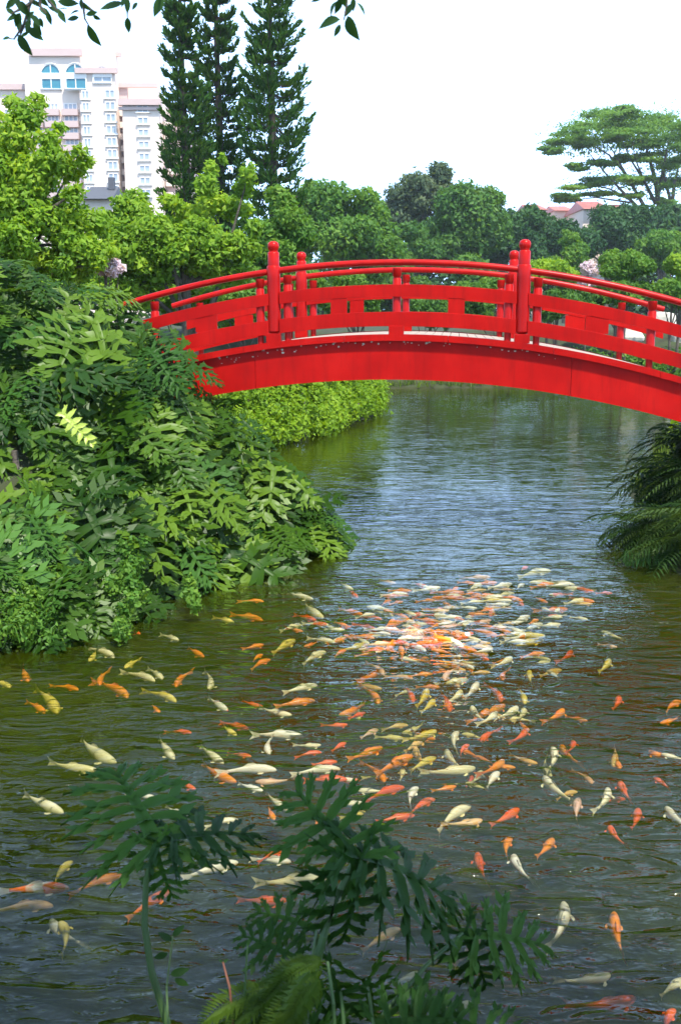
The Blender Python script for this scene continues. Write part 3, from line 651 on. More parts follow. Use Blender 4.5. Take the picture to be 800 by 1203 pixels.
# ------------------------------------------------------------ philodendron leaves
def phil_leaf(name, seed, mat, lobes=10, wid=.46, droop=.28, teeth=1.0, curl=.3, lw=1.0):
    rg = random.Random(seed); V = []; Fc = []
    def zmid(y): return -droop*max(0, y)**2 + .05*y
    def add(v, f):
        o = len(V); V.extend(v); Fc.extend([tuple(i+o for i in q) for q in f])
    n = 10; mid = []
    for i in range(n+1):
        y = -.02+1.0*i/n; hw = .055*(1-i/n)**.7+.006
        if i < 2: hw *= 1.0
        mid += [(-hw, y, zmid(y)+.012), (0, y, zmid(y)-.008), (hw, y, zmid(y)+.012)]
    fs = []
    for i in range(n):
        a = 3*i; fs += [(a, a+1, a+4, a+3), (a+1, a+2, a+5, a+4)]
    add(mid, fs)
    for s in (-1, 1):
        for i in range(lobes):
            t = i/(lobes-1); y0 = .02+.86*t+rg.uniform(-.01, .01)
            L = wid*(math.sin(math.pi*(.28+.62*t))**.75)*rg.uniform(.8, 1.15); L = max(L, .14)
            ang = R_(128-92*t**.8+rg.uniform(-5, 5)); w = (.034+.014*math.sin(math.pi*t))*rg.uniform(.8, 1.2)*10/lobes*lw
            d = (math.sin(ang)*s, math.cos(ang)); p = (-d[1]*s, d[0]*s)   # p points to the tip side
            st = 5; vs = []; bend = rg.uniform(.05, .16); lift = rg.uniform(-.10, .12)
            for j in range(st+1):
                q = j/st; wq = w*(.55+.75*math.sin(math.pi*min(1, q*1.05+.06)))*(1-q**3)+.002
                cx = d[0]*L*q + 0; cy = y0+d[1]*L*q+bend*L*q*q
                z = zmid(y0)+.05*q+lift*L*q-curl*L*q*q*1.1
                wave = .012*math.sin(q*9+i)
                vs += [(cx-p[0]*wq*.5, cy-p[1]*wq*.5, z+.012+wave), (cx, cy, z-.006), (cx+p[0]*wq*.5, cy+p[1]*wq*.5, z+.012-wave)]
            fs = []
            for j in range(st):
                a = 3*j; fs += [(a, a+3, a+4, a+1), (a+1, a+4, a+5, a+2)]
            add(vs, fs)
            if teeth and L > .2:
                for (q, sg, tl) in ((.36, -1, .11), (.50, 1, .13), (.66, -1, .11), (.76, 1, .09)):
                    tl *= rg.uniform(.7, 1.3)*L/.4*teeth; cx = d[0]*L*q; cy = y0+d[1]*L*q+bend*L*q*q; z = zmid(y0)+.05*q+lift*L*q-curl*L*q*q*1.1
                    e = .042*L/.4; bx = p[0]*sg; by = p[1]*sg
                    add([(cx-d[0]*e, cy-d[1]*e, z), (cx+d[0]*e, cy+d[1]*e, z), (cx+d[0]*(e+tl*.75)+bx*tl*.8, cy+d[1]*(e+tl*.75)+by*tl*.8, z-.02), (cx+d[0]*tl*.3+bx*tl*.75, cy+d[1]*tl*.3+by*tl*.75, z-.012)], [(0,1,2,3)])
    me = bpy.data.meshes.new(name); me.from_pydata(V, [], Fc); me.materials.append(mat)
    me.polygons.foreach_set('use_smooth', [True]*len(me.polygons)); me.update(); return me
PL = [phil_leaf('leaf', i, M['phil'], lobes=5+i % 3, wid=.46+.05*(i % 3), droop=.15+.07*i, curl=.15+.14*(i % 4), lw=1.5, teeth=1.1) for i in range(7)]
PLB = [phil_leaf('leaf', 20+i, M['phil_dark_shade'], lobes=7+i % 2, wid=.42, droop=.2+.06*i, curl=.2+.08*i) for i in range(4)]
PLY = phil_leaf('leaf', 40, M['phil_yellow'], lobes=7, wid=.30, droop=.3, curl=.2, teeth=.6, lw=1.6)
PLL = [phil_leaf('leaf', 50+i, leafmat('young_leaf', [(.2,(.05,.15,.02)),(.8,(.10,.22,.025))],   .35, .35, .5, 1.3, noise_scale=1.5), lobes=8, wid=.42, droop=.35, curl=.25) for i in range(2)]
def orient(base, d, nrm, s):
    d = Vector(d).normalized(); nrm = Vector(nrm); nrm = (nrm - d*nrm.dot(d)).normalized(); x = d.cross(nrm).normalized()
    m = Matrix((x, d, nrm)).transposed().to_4x4(); return Matrix.Translation(base) @ m @ Matrix.Scale(s, 4)
def place_leaf(me, base, d, nrm, s, root, stalk_to=None, stalk_r=.012, name='leaf', label=None):
    o = link(name, me, root); base = Vector(base)
    o.matrix_local = root.matrix_world.inverted() @ orient(base, d, nrm, s) if False else Matrix.Translation(-root.location) @ orient(base, d, nrm, s)
    if label: o['label'] = label
    if stalk_to is not None:
        e = Vector(stalk_to); b = MB(); c = (base+e)/2+Vector((0,0,.22*(base-e).length))
        pts = [e.lerp(c, t).lerp(c.lerp(base, t), t) for t in (0, .25, .5, .75, 1)]
        b.tube([p-root.location for p in pts], [stalk_r*1.5, stalk_r*1.25, stalk_r*1.1, stalk_r, stalk_r*.8], 5, cap=False)
        b.build('stalk', M['stalk'], root, smooth=True)
    return o

# the outline of the leafy mound on the left bank, top and bottom, in reference pixels
topx = [-60, 0, 60, 118, 146, 186, 214, 240, 280, 326, 366, 400]; topy = [325, 332, 342, 354, 382, 400, 440, 474, 528, 568, 612, 640]
botx = [-60, 0, 60, 120, 200, 235, 250, 290, 340, 385, 400]; boty = [770, 762, 752, 742, 722, 706, 690, 670, 655, 640, 642]
def mound(px, t, back=0.0):
    yt = np.interp(px, topx, topy); yb = np.interp(px, botx, boty); py = yt+(yb-yt)*t
    Yb = W(px, float(np.interp(px, botx, boty))+6).y-.15; Yt = float(np.interp(px, [-60, 0, 130, 400], [12.2, 12.6, 13.4, 13.2])); Yt = max(Yt, Yb+.1)
    Y = Yt+(Yb-Yt)*(t**1.15)+back
    return P(px, py, Y)
rg = random.Random(77)
spots = []
heads = []
for hy in range(9):
    for hx in range(8):
        px = -40+hx*58+(29 if hy % 2 else 0)+rg.uniform(-13, 13); t = (hy+.25)/9+rg.uniform(-.03, .03)
        if px > 378: continue
        if np.interp(px, botx, boty)-np.interp(px, topx, topy) < 190 and hy % 2: continue
        if 165 < px < 225 and t > .76: continue
        heads.append((px, max(.02, min(.93, t)), rg.uniform(.78, 1.15)))
plants = []
pdesc = ['largest philodendron hanging over the water at the lower left of the bank', 'philodendron with a yellowing leaf in the middle of the left bank thicket', 'philodendron climbing over the left end of the bridge',
         'philodendron at the left edge with pale fingered young leaves near the water', 'philodendron at the far tip of the left bank, leaning over open water', 'philodendron under the girder at the left end of the bridge',
         'philodendron at the top of the left bank beside the blossoming shrub', 'philodendron at the upper left edge below the bright tree', 'philodendron halfway up the thicket at the left edge',
         'philodendron above the dark hollow at the waterline of the left bank', 'philodendron at the waterline between the dark hollow and the bank tip', 'philodendron in the centre of the thicket, below the bridge end']
pc = [(115,650),(110,500),(190,420),(25,640),(355,610),(265,520),(100,390),(20,380),(20,510),(190,640),(270,630),(200,540)]
for (cx_, cy_), ds in zip(pc, pdesc):
    yt = np.interp(cx_, topx, topy); yb = np.interp(cx_, botx, boty); q = mound(cx_, (cy_-yt)/(yb-yt), .9)
    gz = float(terr(q.x, q.y)); r = empty('philodendron', (q.x, q.y, max(gz, 0.02))); tag(r, ds, 'plant', 'philodendrons covering the left bank'); plants.append((cx_, cy_, r))
    b = MB(); top = q.z-.25
    b.tube([(0,0,-.1), (.05,-.05,(top-gz)*.5), (0,.0,max(.2, top-gz))], [.05,.045,.035], 7); b.build('stem', M['bark'], r, smooth=True)
for (px, t, hs) in heads:
    py_ = np.interp(px, topx, topy)+t*(np.interp(px, botx, boty)-np.interp(px, topx, topy)); root = min(plants, key=lambda a: (a[0]-px)**2+(a[1]-py_)**2)[2]
    if px > 300: hs *= .78
    if t < .15: hs *= .85
    c = mound(px, t, .42+rg.uniform(-.3, .35)); n = rg.randint(6, 9); ph = rg.random()*6.28
    for i in range(n):
        a = ph+i*2.4; e = (i+.5)/n            # e 0: straight out towards the light, 1: at the rim of the rosette
        out_ = Vector((.20, -.80, .45)).normalized(); u = Vector((1, .22, 0)).normalized(); w = out_.cross(u).normalized()
        rim = u*math.cos(a)*1.1+w*math.sin(a)
        dr = (out_*(1-e*.85)+rim*(.25+e)).normalized(); L = hs*rg.uniform(.50, .86)
        base = c+dr*hs*rg.uniform(.22, .42)+out_*.06+Vector((0,0,.12*hs))
        d = (dr*.75+Vector((-.02, -.10, -.85))+Vector((rg.gauss(0,.26), rg.gauss(0,.15), rg.gauss(0,.2)))).normalized()
        nrm = (out_*.8+Vector((0,0,.6))+dr*.45+Vector((rg.gauss(0,.42), rg.gauss(0,.2), rg.gauss(0,.3))))
        if base.z+d.z*L < .05: d.z = max(d.z, (.05-base.z)/L); d.normalize()
        if base.z < .08: continue
        place_leaf(rg.choice(PL) if rg.random() < .8 else rg.choice(PLB), base, d, nrm, L, root, c+Vector((0,.1,-.1)), .010)
# special leaves: the yellowing one and the bright fingered ones
p = mound(95, .36, -.75); place_leaf(PLY, P(74, 486, p.y), (.62,-.15,-.55), (.1,-.9,.5), .50, plants[1][2], name='leaf', label='yellowing leaf')
for px, py, d, s in ((28,610,(.35,-.3,-.7),.95), (-12,640,(.5,-.3,-.6),.9), (30,650,(-.3,-.5,-.6),.7)):
    p = mound(px, (py-335)/430, -.3); place_leaf(PLL[px % 2], p, d, (.0,-.95,.3), s, plants[3][2], label='pale green young leaf')
# undergrowth behind the leaves, its colour darkened to paint shaded gaps, and creepers
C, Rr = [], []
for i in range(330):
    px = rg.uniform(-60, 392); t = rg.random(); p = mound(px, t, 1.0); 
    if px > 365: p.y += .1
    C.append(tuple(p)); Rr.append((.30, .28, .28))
tag(cloud_obj('undergrowth', cloud(C, Rr, 85, .085, 5, shell=.1, up=.2, aspect=.7), M['leaf_ivy_shade']), 'small-leaved undergrowth, its colour darkened for shade, filling the left bank behind the philodendrons', 'undergrowth', kind='stuff')
C, Rr = [], []
for (px, py, r) in [(138,610,12),(150,640,15),(158,665,15),(160,690,14),(150,712,13),(140,735,10),(132,690,12),(165,640,9),(145,675,12),(222,690,8),(226,710,8)]:
    for q in range(3):
        yt = np.interp(px, topx, topy); yb = np.interp(px, botx, boty); p = mound(px, (py-yt)/(yb-yt), -.28); C.append((p.x+rg.uniform(-.05,.05), p.y, p.z+rg.uniform(-.08,.08))); Rr.append((r*.0085, .10, .13))
tag(cloud_obj('creeper', cloud(C, Rr, 75, .05, 6, shell=.1, up=.3, aspect=.75), M['leaf_mid']), 'small-leaved creeper hanging down to the water among the philodendrons', 'creeper')
# grassy clump at the lower left edge
def grass_clump(name, label, pts, n, h, mat, seed, blade=.012, kind=None, cat='grass'):
    rg = np.random.default_rng(seed); V, Fc, A = [], [], []
    for (x, y, z, r) in pts:
        for i in range(n):
            a = rg.random()*6.28; q = r*rg.random()**.5; b = np.array([x+q*math.cos(a), y+q*math.sin(a), z]); l = h*rg.uniform(.5, 1.2)
            lean = np.array([rg.normal()*.45, rg.normal()*.45-.12, 0]); s = np.array([math.cos(a+1.5), math.sin(a+1.5), 0])*blade
            p1 = b+np.array([0,0,l*.6])+lean*l*.3; p2 = b+np.array([0,0,l*.75])+lean*l*1.1; o = len(V)
            V += [b-s, b+s, p1+s*.8, p1-s*.8, p2]; Fc += [(o,o+1,o+2), (o,o+2,o+3), (o+3,o+2,o+4)]; A += [rg.random()]*5
    o = link(name, np_mesh(name, V, Fc, mat, A)); tag(o, label, cat, kind=kind); return o
pts = []
for i in range(30):
    px = rg.uniform(-40, 62); p = mound(px, rg.uniform(.80, .97), -.1); pts.append((p.x, p.y, max(.02, p.z-.15), .2))
grass_clump('grass_tuft', 'shaggy green grass and creeper clump at the waterline of the left edge', pts, 16, .26, M['leaf_mid'], 3, .010, 'stuff')
C = [(x, y, z+.12) for x, y, z, r in pts]; tag(cloud_obj('creeper', cloud(C, [(.2,.2,.18)]*len(C), 90, .05, 16, shell=.1, aspect=.6), M['leaf_mid']), 'small green creeper clump at the lower left edge beside the water', 'creeper')

# bright trailing shrub on the bank past the bridge
C, Rr = [], []
for i in range(230):
    px = rg.uniform(195, 446); b = np.interp(px, [195, 300, 360, 446], [566, 528, 516, 488]); t = rg.random(); Yb = W(px, b).y
    k = Yb/F; py = b-6-(b-6-438)*t; Y = Yb-.2+1.8*t; p = P(px, py, Y); 
    if px > 432: p.z = min(p.z, .9)
    C.append(tuple(p)); q_ = rg.uniform(.22, .5); Rr.append((q_, q_, q_*.8))
o = empty('trailing_shrub', (C[0][0], C[0][1], 0)); o.location = (-.3, 26.5, .0); tag(o, 'bright yellow-green trailing shrub hanging to the water beneath the left half of the bridge', 'shrub')
cloud_obj('foliage', cloud(C, Rr, 190, .115, 7, shell=.2, up=.5, aspect=.6), M['leaf_lime'], o, Vector(o.location))
# a few small white flowers on it
fm = MB()
for i in range(9):
    q = C[rg.randrange(len(C))]; 
    for a in range(5):
        an = a*1.257; fm.add([(q[0]-o.location.x, q[1]-.42-26.5, q[2]), (q[0]-o.location.x+.05*math.cos(an), q[1]-.44-26.5, q[2]+.05*math.sin(an)), (q[0]-o.location.x+.05*math.cos(an+.9), q[1]-.44-26.5, q[2]+.05*math.sin(an+.9))], [(0,1,2)])
tag(fm.build('flowers', M['blossom'], o), kind='stuff')

# bank grass along the far edges
pts = []
for i in range(len(pond)):
    a, b = pond[i], pond[(i+1) % len(pond)]
    if a[1] < 15 and b[1] < 15: continue
    L = np.hypot(*(b-a)); nn = np.array([(b-a)[1], -(b-a)[0]])/L
    if float(sdist(np.array([(a+b)[0]/2+nn[0]*.2]), np.array([(a+b)[1]/2+nn[1]*.2]))[0]) < 0: nn = -nn
    for j in range(int(L/.22)):
        q = a+(b-a)*(j+.5)/(L/.22)+nn*rg.uniform(.02, .5); pts.append((q[0], q[1], float(terr(q[0], q[1]))-.02, .2))
grass_clump('bank_grass', 'short green grass fringing the far edges of the pond', pts, 20, .34, M['grass'], 9, .014, 'stuff')
# hanging bushes along the far bank and right recess
C, Rr = [], []
for i in range(150):
    px = rg.uniform(440, 900); Y = 43.2+rg.uniform(0, 1.6); p = P(px, 450-rg.uniform(0, 34), Y); C.append(tuple(p)); Rr.append((.75,.6,.5))
tag(cloud_obj('bank_bushes', cloud(C, Rr, 90, .2, 8, shell=.2, up=.4), M['leaf_mid']), 'low green bushes massed along the far bank behind the arch', 'bushes', kind='stuff')
C, Rr = [], []
for i in range(420):
    px = rg.uniform(180, 1000); Y = rg.uniform(128, 138); top = 292+14*math.sin(px*.021)+8*math.sin(px*.07); p = P(px, rg.uniform(top, 385), Y); C.append(tuple(p)); Rr.append((3.1,2.5,2.1))
tag(cloud_obj('far_wood', cloud(C, Rr, 75, .8, 28, shell=.2, up=.4), M['leaf_deep']), 'distant dark green wood closing the view behind the bridge', 'wood', kind='stuff')
C, Rr = [], []
for i in range(90):
    px = rg.uniform(-120, 330); Y = rg.uniform(33, 37); p = P(px, rg.uniform(285, 372), Y); C.append(tuple(p)); Rr.append((.9,.7,.7))
tag(cloud_obj('hedge', cloud(C, Rr, 110, .24, 29, shell=.2, up=.4), M['leaf_green']), 'dense hedge behind the trees of the left bank', 'hedge')
C, Rr = [], []
for i in range(90):
    t = rg.random(); x = 5.9+t*6.6+rg.uniform(-.1,.5); y = 18.0+t*12; C.append((x+.6, y, .35+rg.random()*1.0)); Rr.append((.55,.6,.45))
tag(cloud_obj('bank_bushes', cloud(C, Rr, 110, .14, 18, shell=.2, up=.4), M['leaf_bright']), 'bright green bushes on the right bank past the bridge', 'bushes', kind='stuff')

# ------------------------------------------------------------ ferns on the right bank
def frond_mesh(name, seed, mat, n=17, wid=.20, droop=.55, pw=.028):
    rg = random.Random(seed); V, Fc = [], []
    def pt(t): return Vector((0, t*(1-.12*t), .28*t-droop*t*t))
    prev = None
    for i in range(9):
        t = i/8; p = pt(t); w = .008*(1-t)+.002; o = len(V); V += [p+Vector((-w,0,0)), p+Vector((w,0,0))]
        if i: Fc.append((o-2, o-1, o+1, o))
    for i in range(n):
        t = .10+.90*i/(n-1); p = pt(t); L = wid*math.sin(math.pi*(.16+.80*t))**.8*rg.uniform(.85, 1.1)
        for s in (-1, 1):
            a = R_(68-25*t+rg.uniform(-5, 5)); dx = Vector((math.sin(a)*s, math.cos(a), 0)); q = p+dx*L+Vector((0,0,-.35*L)); m = p+dx*L*.5+Vector((0,0,.0))
            w = Vector((0, pw, 0)); o = len(V); V += [p, m-w*.5, q, m+w*.55]; Fc.append((o, o+1, o+2, o+3))
    me = bpy.data.meshes.new(name); me.from_pydata([tuple(v) for v in V], [], Fc); me.materials.append(mat); me.update(); return me
FR = [frond_mesh('frond', i, M['fern'], n=17+i, droop=.45+.1*i) for i in range(4)]
fdesc = [('fern arching over the water under the right end of the bridge', 812, 520, 15.2), ('topmost dark fern reaching farthest left over the blue water', 792, 556, 14.6), ('dark fern at the right edge just below the girder', 835, 560, 13.8),
         ('middle fern of the right bank with fronds drooping to the water', 800, 612, 13.3), ('lowest fern of the right bank, hanging over the orange koi', 812, 640, 12.4), ('shaded fern at the right edge half cut by the picture', 850, 610, 12.3), ('small fern with pale tips in the middle of the right bank clump', 768, 622, 13.6)]
for ds, px, py, Y in fdesc:
    c = P(px, py, Y); r = empty('fern', tuple(c)); tag(r, ds, 'fern', 'ferns on the right bank')
    b = MB(); gz = float(terr(c.x, c.y)); b.tube([(0.1,.1,min(-.2, gz-c.z-.1)), (0,0,.02)], [.07,.05], 7); b.build('rootstock', M['bark'], r)
    for i in range(34):
        a = R_(rg.uniform(95, 330) if rg.random() < .8 else rg.uniform(0, 360)); el = rg.uniform(-.55, .55); d = Vector((math.cos(a)*1.1, math.sin(a)*.9, el)); s = rg.uniform(.75, 1.25)
        place_leaf(rg.choice(FR), c+Vector((rg.uniform(-.1,.1), rg.uniform(-.1,.1), 0)), d, (rg.gauss(0,.2), rg.gauss(0,.2), 1), s, r, name='frond')
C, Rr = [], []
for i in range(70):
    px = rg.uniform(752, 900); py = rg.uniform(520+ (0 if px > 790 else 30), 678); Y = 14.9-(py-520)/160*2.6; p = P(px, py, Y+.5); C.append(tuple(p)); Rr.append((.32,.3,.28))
tag(cloud_obj('undergrowth', cloud(C, Rr, 100, .085, 15, shell=.1, aspect=.6), M['leaf_ivy_shade']), 'undergrowth with colour darkened for shade behind the ferns on the right bank', 'undergrowth', kind='stuff')
pts = []
for i in range(16):
    p = P(rg.uniform(745, 840), 0, 1); q = W(rg.uniform(745, 850), rg.uniform(655, 684)); pts.append((q.x, q.y+.5, .05, .2))
grass_clump('grass_tuft', 'thin grass blades hanging at the waterline under the right bank ferns', pts, 14, .22, M['leaf_deep'], 13, .006, 'stuff')

# ------------------------------------------------------------ foreground philodendron and fern at the foot of the picture
np_root = empty('philodendron', (-.35, 2.1, .75)); tag(np_root, 'single tall philodendron leaf on a curved stalk standing before the water, lower left', 'plant', 'philodendrons in the foreground')
def stalk(root, pts, r, n=8):
    b = MB(); P3 = [Vector(p) for p in pts]; L = len(P3)
    b.tube([p-root.location for p in P3], [r*(1.25-.5*i/(L-1)) for i in range(L)], n); return b.build('stalk', M['stalk'], root, smooth=True)
YA = 2.75
stalk(np_root, [P(205,1260,2.55), P(196,1200,2.6), P(178,1140,2.65), P(170,1085,2.7), P(172,1035,2.74), P(182,992,YA)], .0105)
NL = [phil_leaf('leaf', 70+i, M['phil_dark_shade'], lobes=7+i % 2, wid=.55, droop=.25, curl=.35+.15*i, teeth=.6, lw=1.1) for i in range(3)]  # foreground leaves with shade put into their colour
place_leaf(NL[1], P(184, 994, YA), (-.45,.80,.30), (-.05,-.02,.9), .44, np_root)
place_leaf(NL[0], P(184, 990, YA), (.85,.45,-.02), (.05,-.15,.9), .32, np_root)
place_leaf(NL[2], P(182, 994, YA), (.25,-.10,-.95), (0,-1,.1), .19, np_root)
r2 = empty('philodendron', (.12, 2.0, .8)); tag(r2, 'large shade-coloured philodendron with a leaf rising up-left and another drooping right, bottom centre', 'plant', 'philodendrons in the foreground')
stalk(r2, [P(345,1260,2.45), P(362,1170,2.5), P(380,1100,2.55), P(400,1045,2.6), P(416,1012,2.65)], .012)
place_leaf(NL[0], P(420, 1010, 2.65), (-.55,.60,.36), (-.35,-.45,.80), .34, r2)
place_leaf(NL[1], P(408, 1000, 2.65), (.85,.25,-.42), (.35,-.22,.9), .42, r2)
place_leaf(NL[2], P(418, 1012, 2.63), (-.05,.0,-.95), (.45,-.9,.1), .30, r2)
stalk(r2, [P(420,1260,2.4), P(452,1190,2.5), P(500,1135,2.6), P(543,1096,2.7)], .007)
place_leaf(NL[0], P(541, 1097, 2.7), (.85,.15,-.15), (.0,-.55,.85), .30, r2)
place_leaf(NL[2], P(545, 1096, 2.7), (.35,-.15,-.8), (.1,-1,.2), .20, r2)
r3 = empty('philodendron', (0, 1.9, .85)); tag(r3, 'low shade-coloured philodendron filling the bottom centre behind the yellow-green fern', 'plant', 'philodendrons in the foreground')
for (px, py, Y, d, n_, s) in [(372,1092,2.7,(-.7,.3,.1),(-.1,-.4,.9),.22),(345,1125,2.6,(-.6,.2,.2),(0,-.5,.8),.18),(430,1150,2.6,(.1,.2,-.7),(0,-.9,.4),.24),(400,1165,2.5,(-.3,-.1,-.6),(-.1,-.8,.5),.24),
        (470,1180,2.5,(.6,-.1,-.3),(.2,-.6,.8),.22),(440,1205,2.4,(.7,0,.1),(0,-.5,.8),.26),(510,1215,2.4,(.7,0,.1),(0,-.5,.8),.24),(350,1205,2.35,(.2,.1,-.3),(0,-.8,.6),.22)]:
    place_leaf(rg.choice(NL), P(px, py, Y), d, n_, s, r3, P(px+rg.uniform(-20,20), 1300, 2.2), .005)
r4 = empty('fern', tuple(P(395, 1240, 2.2))); tag(r4, 'yellow-green drooping fern at the bottom edge, left of centre', 'fern')
FN = [frond_mesh('frond', 30+i, M['fern_near'], n=22, wid=.26, droop=.75, pw=.06) for i in range(3)]
for q in range(16):
    px = 395-rg.random()*95; py = 1128+(395-px)*.42+rg.uniform(-8, 30); Y = 2.35+rg.uniform(-.1, .1); d = (-.7+rg.gauss(0,.25), -.25+rg.gauss(0,.25), -.15+rg.gauss(0,.25)); s_ = rg.uniform(.13, .22)
    s = s_
    place_leaf(rg.choice(FN), P(px, py, Y), d, (0,-.45,.85), s, r4, name='frond')
b = MB(); b.tube([P(395,1260,2.2)-r4.location, P(392,1180,2.25)-r4.location, P(385,1130,2.35)-r4.location], [.006,.005,.004], 5); b.build('rootstock', M['stalk'], r4)
def twig(label, pts, tip, col_):
    r = empty('seedling', tuple(Vector(pts[0]))); tag(r, label, 'plant'); b = MB(); b.tube([Vector(p)-r.location for p in pts], [.0035,.003,.002], 5); b.build('stalk', M['stalk'] if not col_ else pbr('red_stalk', (.20,.07,.04), (.28,.10,.05)), r)
    for px, py, l, a in tip:
        place_leaf(TWL, P(px, py, pts[-1].y), (math.cos(a), 0, math.sin(a)), (0,-.8,.4), l, r)
def simple_leaf(name, mat, w=.42, fold=.10, droop=.15):
    V = [(0,0,0)]; n = 6
    for i in range(1, n):
        t = i/n; hw = w*.5*math.sin(math.pi*t**.85)**.9; z = -droop*t*t; V += [(-hw, t, z+fold*hw), (0, t, z-.0), (hw, t, z+fold*hw)]
    V.append((0, 1.02, -droop)); Fc = [(0,2,1), (0,3,2)]
    for i in range(n-2):
        a = 1+3*i; Fc += [(a, a+1, a+4, a+3), (a+1, a+2, a+5, a+4)]
    a = 1+3*(n-2); e = len(V)-1; Fc += [(a, a+1, e), (a+1, a+2, e)]
    me = bpy.data.meshes.new(name); me.from_pydata(V, [], Fc); me.materials.append(mat); me.polygons.foreach_set('use_smooth', [True]*len(me.polygons)); me.update(); return me
TWL = simple_leaf('leaf', M['twig_leaf'])
twig('thin reddish seedling stem with a small red tip in front of the fern', [P(278,1250,2.3), P(270,1160,2.35), P(262,1130,2.38)], [(262,1131,.018,.6),(262,1131,.014,2.4)], 1)
twig('thin green seedling rising beside the reddish stem', [P(284,1250,2.3), P(288,1160,2.35), P(291,1110,2.38)], [(291,1112,.02,1.3)], 0)
twig('small seedling with a few pale leaves beside the tall curved stalk', [P(200,1250,2.4), P(196,1160,2.6), P(203,1100,2.7)], [(200,1145,.06,.3),(203,1105,.05,2.6),(203,1100,.05,.8),(198,1120,.05,3.5),(205,1150,.05,-.5)], 0)

# ------------------------------------------------------------ overhanging twigs at the top
def branch(label, tubes, leaves, Y, seed, loc):
    r = empty('overhanging_branch', loc); tag(r, label, 'branch', 'twigs hanging into the top of the picture'); rg = random.Random(seed); o_ = r.location
    b = MB()
    for pts in tubes:
        q = [P(px, py, Y+dy)-o_ for px, py, dy in pts]; b.tube(q, [.0075*(1-.7*i/(len(q)-1)) for i in range(len(q))], 5)
    b.build('twig', M['bark'], r, smooth=True)
    for (px, py, ln, a) in leaves:      # centre, length in pixels, angle on the picture (degrees, clockwise from right)
        a = R_(a+rg.uniform(-6, 6)); y = Y+rg.uniform(-.12, .12); s = ln/F*y*1.12; d = Vector((math.cos(a), rg.uniform(-.25, .25), -math.sin(a)))
        base = P(px-math.cos(a)*ln*.5, py-math.sin(a)*ln*.5, y)
        place_leaf(rg.choice(TL), base, d, (rg.uniform(-.6,.6), -.9+rg.uniform(-.2,.6), rg.uniform(-.2,.8)), s, r)
TL = [simple_leaf('leaf', M['twig_leaf'], .42+.06*i, .1+.15*i, .1+.1*i) for i in range(3)]
branch('leafy twig with many small dark leaves at the top left corner', [[(60,-60,0),(45,-20,0),(36,5,0),(28,30,0),(17,46,0),(10,45,0)],[(45,-20,0),(58,2,0),(68,12,0)],[(36,5,0),(22,12,0),(14,16,0)],[(28,30,0),(24,42,0)],[(110,-60,.1),(88,-20,.1),(98,5,.1),(100,22,.1),(106,32,.1)],[(98,5,.1),(112,14,.1)],[(45,-20,0),(48,8,0),(55,16,0)]],
    [(8,44.5,9,185),(27,50,22,62),(40,38,20,38),(33,29,14,100),(43,31,14,60),(41,22,13,45),(21,21,14,115),(23,28,12,100),(16,20,13,150),(12,13,10,25),(14,3,14,140),(33,11,20,100),(40,2,16,20),(52,13,14,30),(57,19,13,70),(65,11,18,25),(72,18,12,50),(74,10,10,-5),(62,3,16,70),(78,2,20,5),(27,8,16,60),(20,-2,16,90),(50,0,14,40),(36,18,14,130),
     (89,14,11,170),(87,21,13,172),(101,7,9,50),(107,16,12,-15),(113,20,8,25),(108,39,22,62),(95,3,10,100),(30,40,10,150),(48,25,9,80)], 3.6, 1, (-1.2, 3.6, 4.7))
branch('sparse twig with a few hanging leaves left of the tall pines at the top edge', [[(170,-60,0),(155,-20,0),(150,5,0),(150,20,0)],[(155,-20,0),(145,-2,0)],[(195,-60,0),(190,-8,0)]],
    [(134,6,24,160),(150,5,14,88),(150,27,14,92),(159,6,9,140),(147,-3,16,120),(187,5,20,112),(142,-6,14,160)], 3.5, 2, (-.85, 3.5, 4.6))
branch('small drooping twig with glossy leaves at the top edge right of the pines', [[(412,-60,0),(408,-20,0),(407,8,0),(404,24,0)],[(408,-20,0),(416,-2,0)],[(408,-20,0),(396,-4,0)],[(380,-60,0),(376,-6,0)]],
    [(389,25,22,172),(397,34,13,112),(412,30,24,72),(392,7,15,135),(398,4,16,110),(411,9,14,128),(415,3,12,90),(424,8,14,48),(372,0,10,165),(403,-4,14,80)], 3.4, 3, (.02, 3.4, 4.5))
# the tree these twigs belong to stands behind the camera and shades the foreground
def shade_tree():
    r = empty('overhanging_tree', (-2.6, -2.4, 1.8)); tag(r, 'leafy tree whose boughs hang over the viewpoint above the top edge', 'tree')
    b = MB(); rg = random.Random(5); C, Rr = [], []
    for i in range(58):
        x = rg.uniform(-1.6, 2.9); y = rg.uniform(-3.0, 1.4); z = rg.uniform(6.0, 8.0)
        C.append((x+2.6, y+2.4, z-1.8)); Rr.append((.9,.9,.5))
    limbs(b, (0,0,-.2), (.4,.2,3.4), [Vector(c) for c in rg.sample(C, 12)], .22, rg)
    for t in ((1.4,6.0,2.9),(1.75,5.9,2.8),(2.62,5.8,2.7)):
        t = Vector(t); b.tube([Vector((.4,.2,3.4)), Vector((.8,2.2,4.6)), Vector((t.x,4.6,4.2)), t], [.06,.035,.02,.007], 5)
    b.build('trunk', M['bark'], r, smooth=True); cloud_obj('crown', cloud(C, Rr, 420, .12, 21, shell=.1), M['leaf_green'], r)
shade_tree()

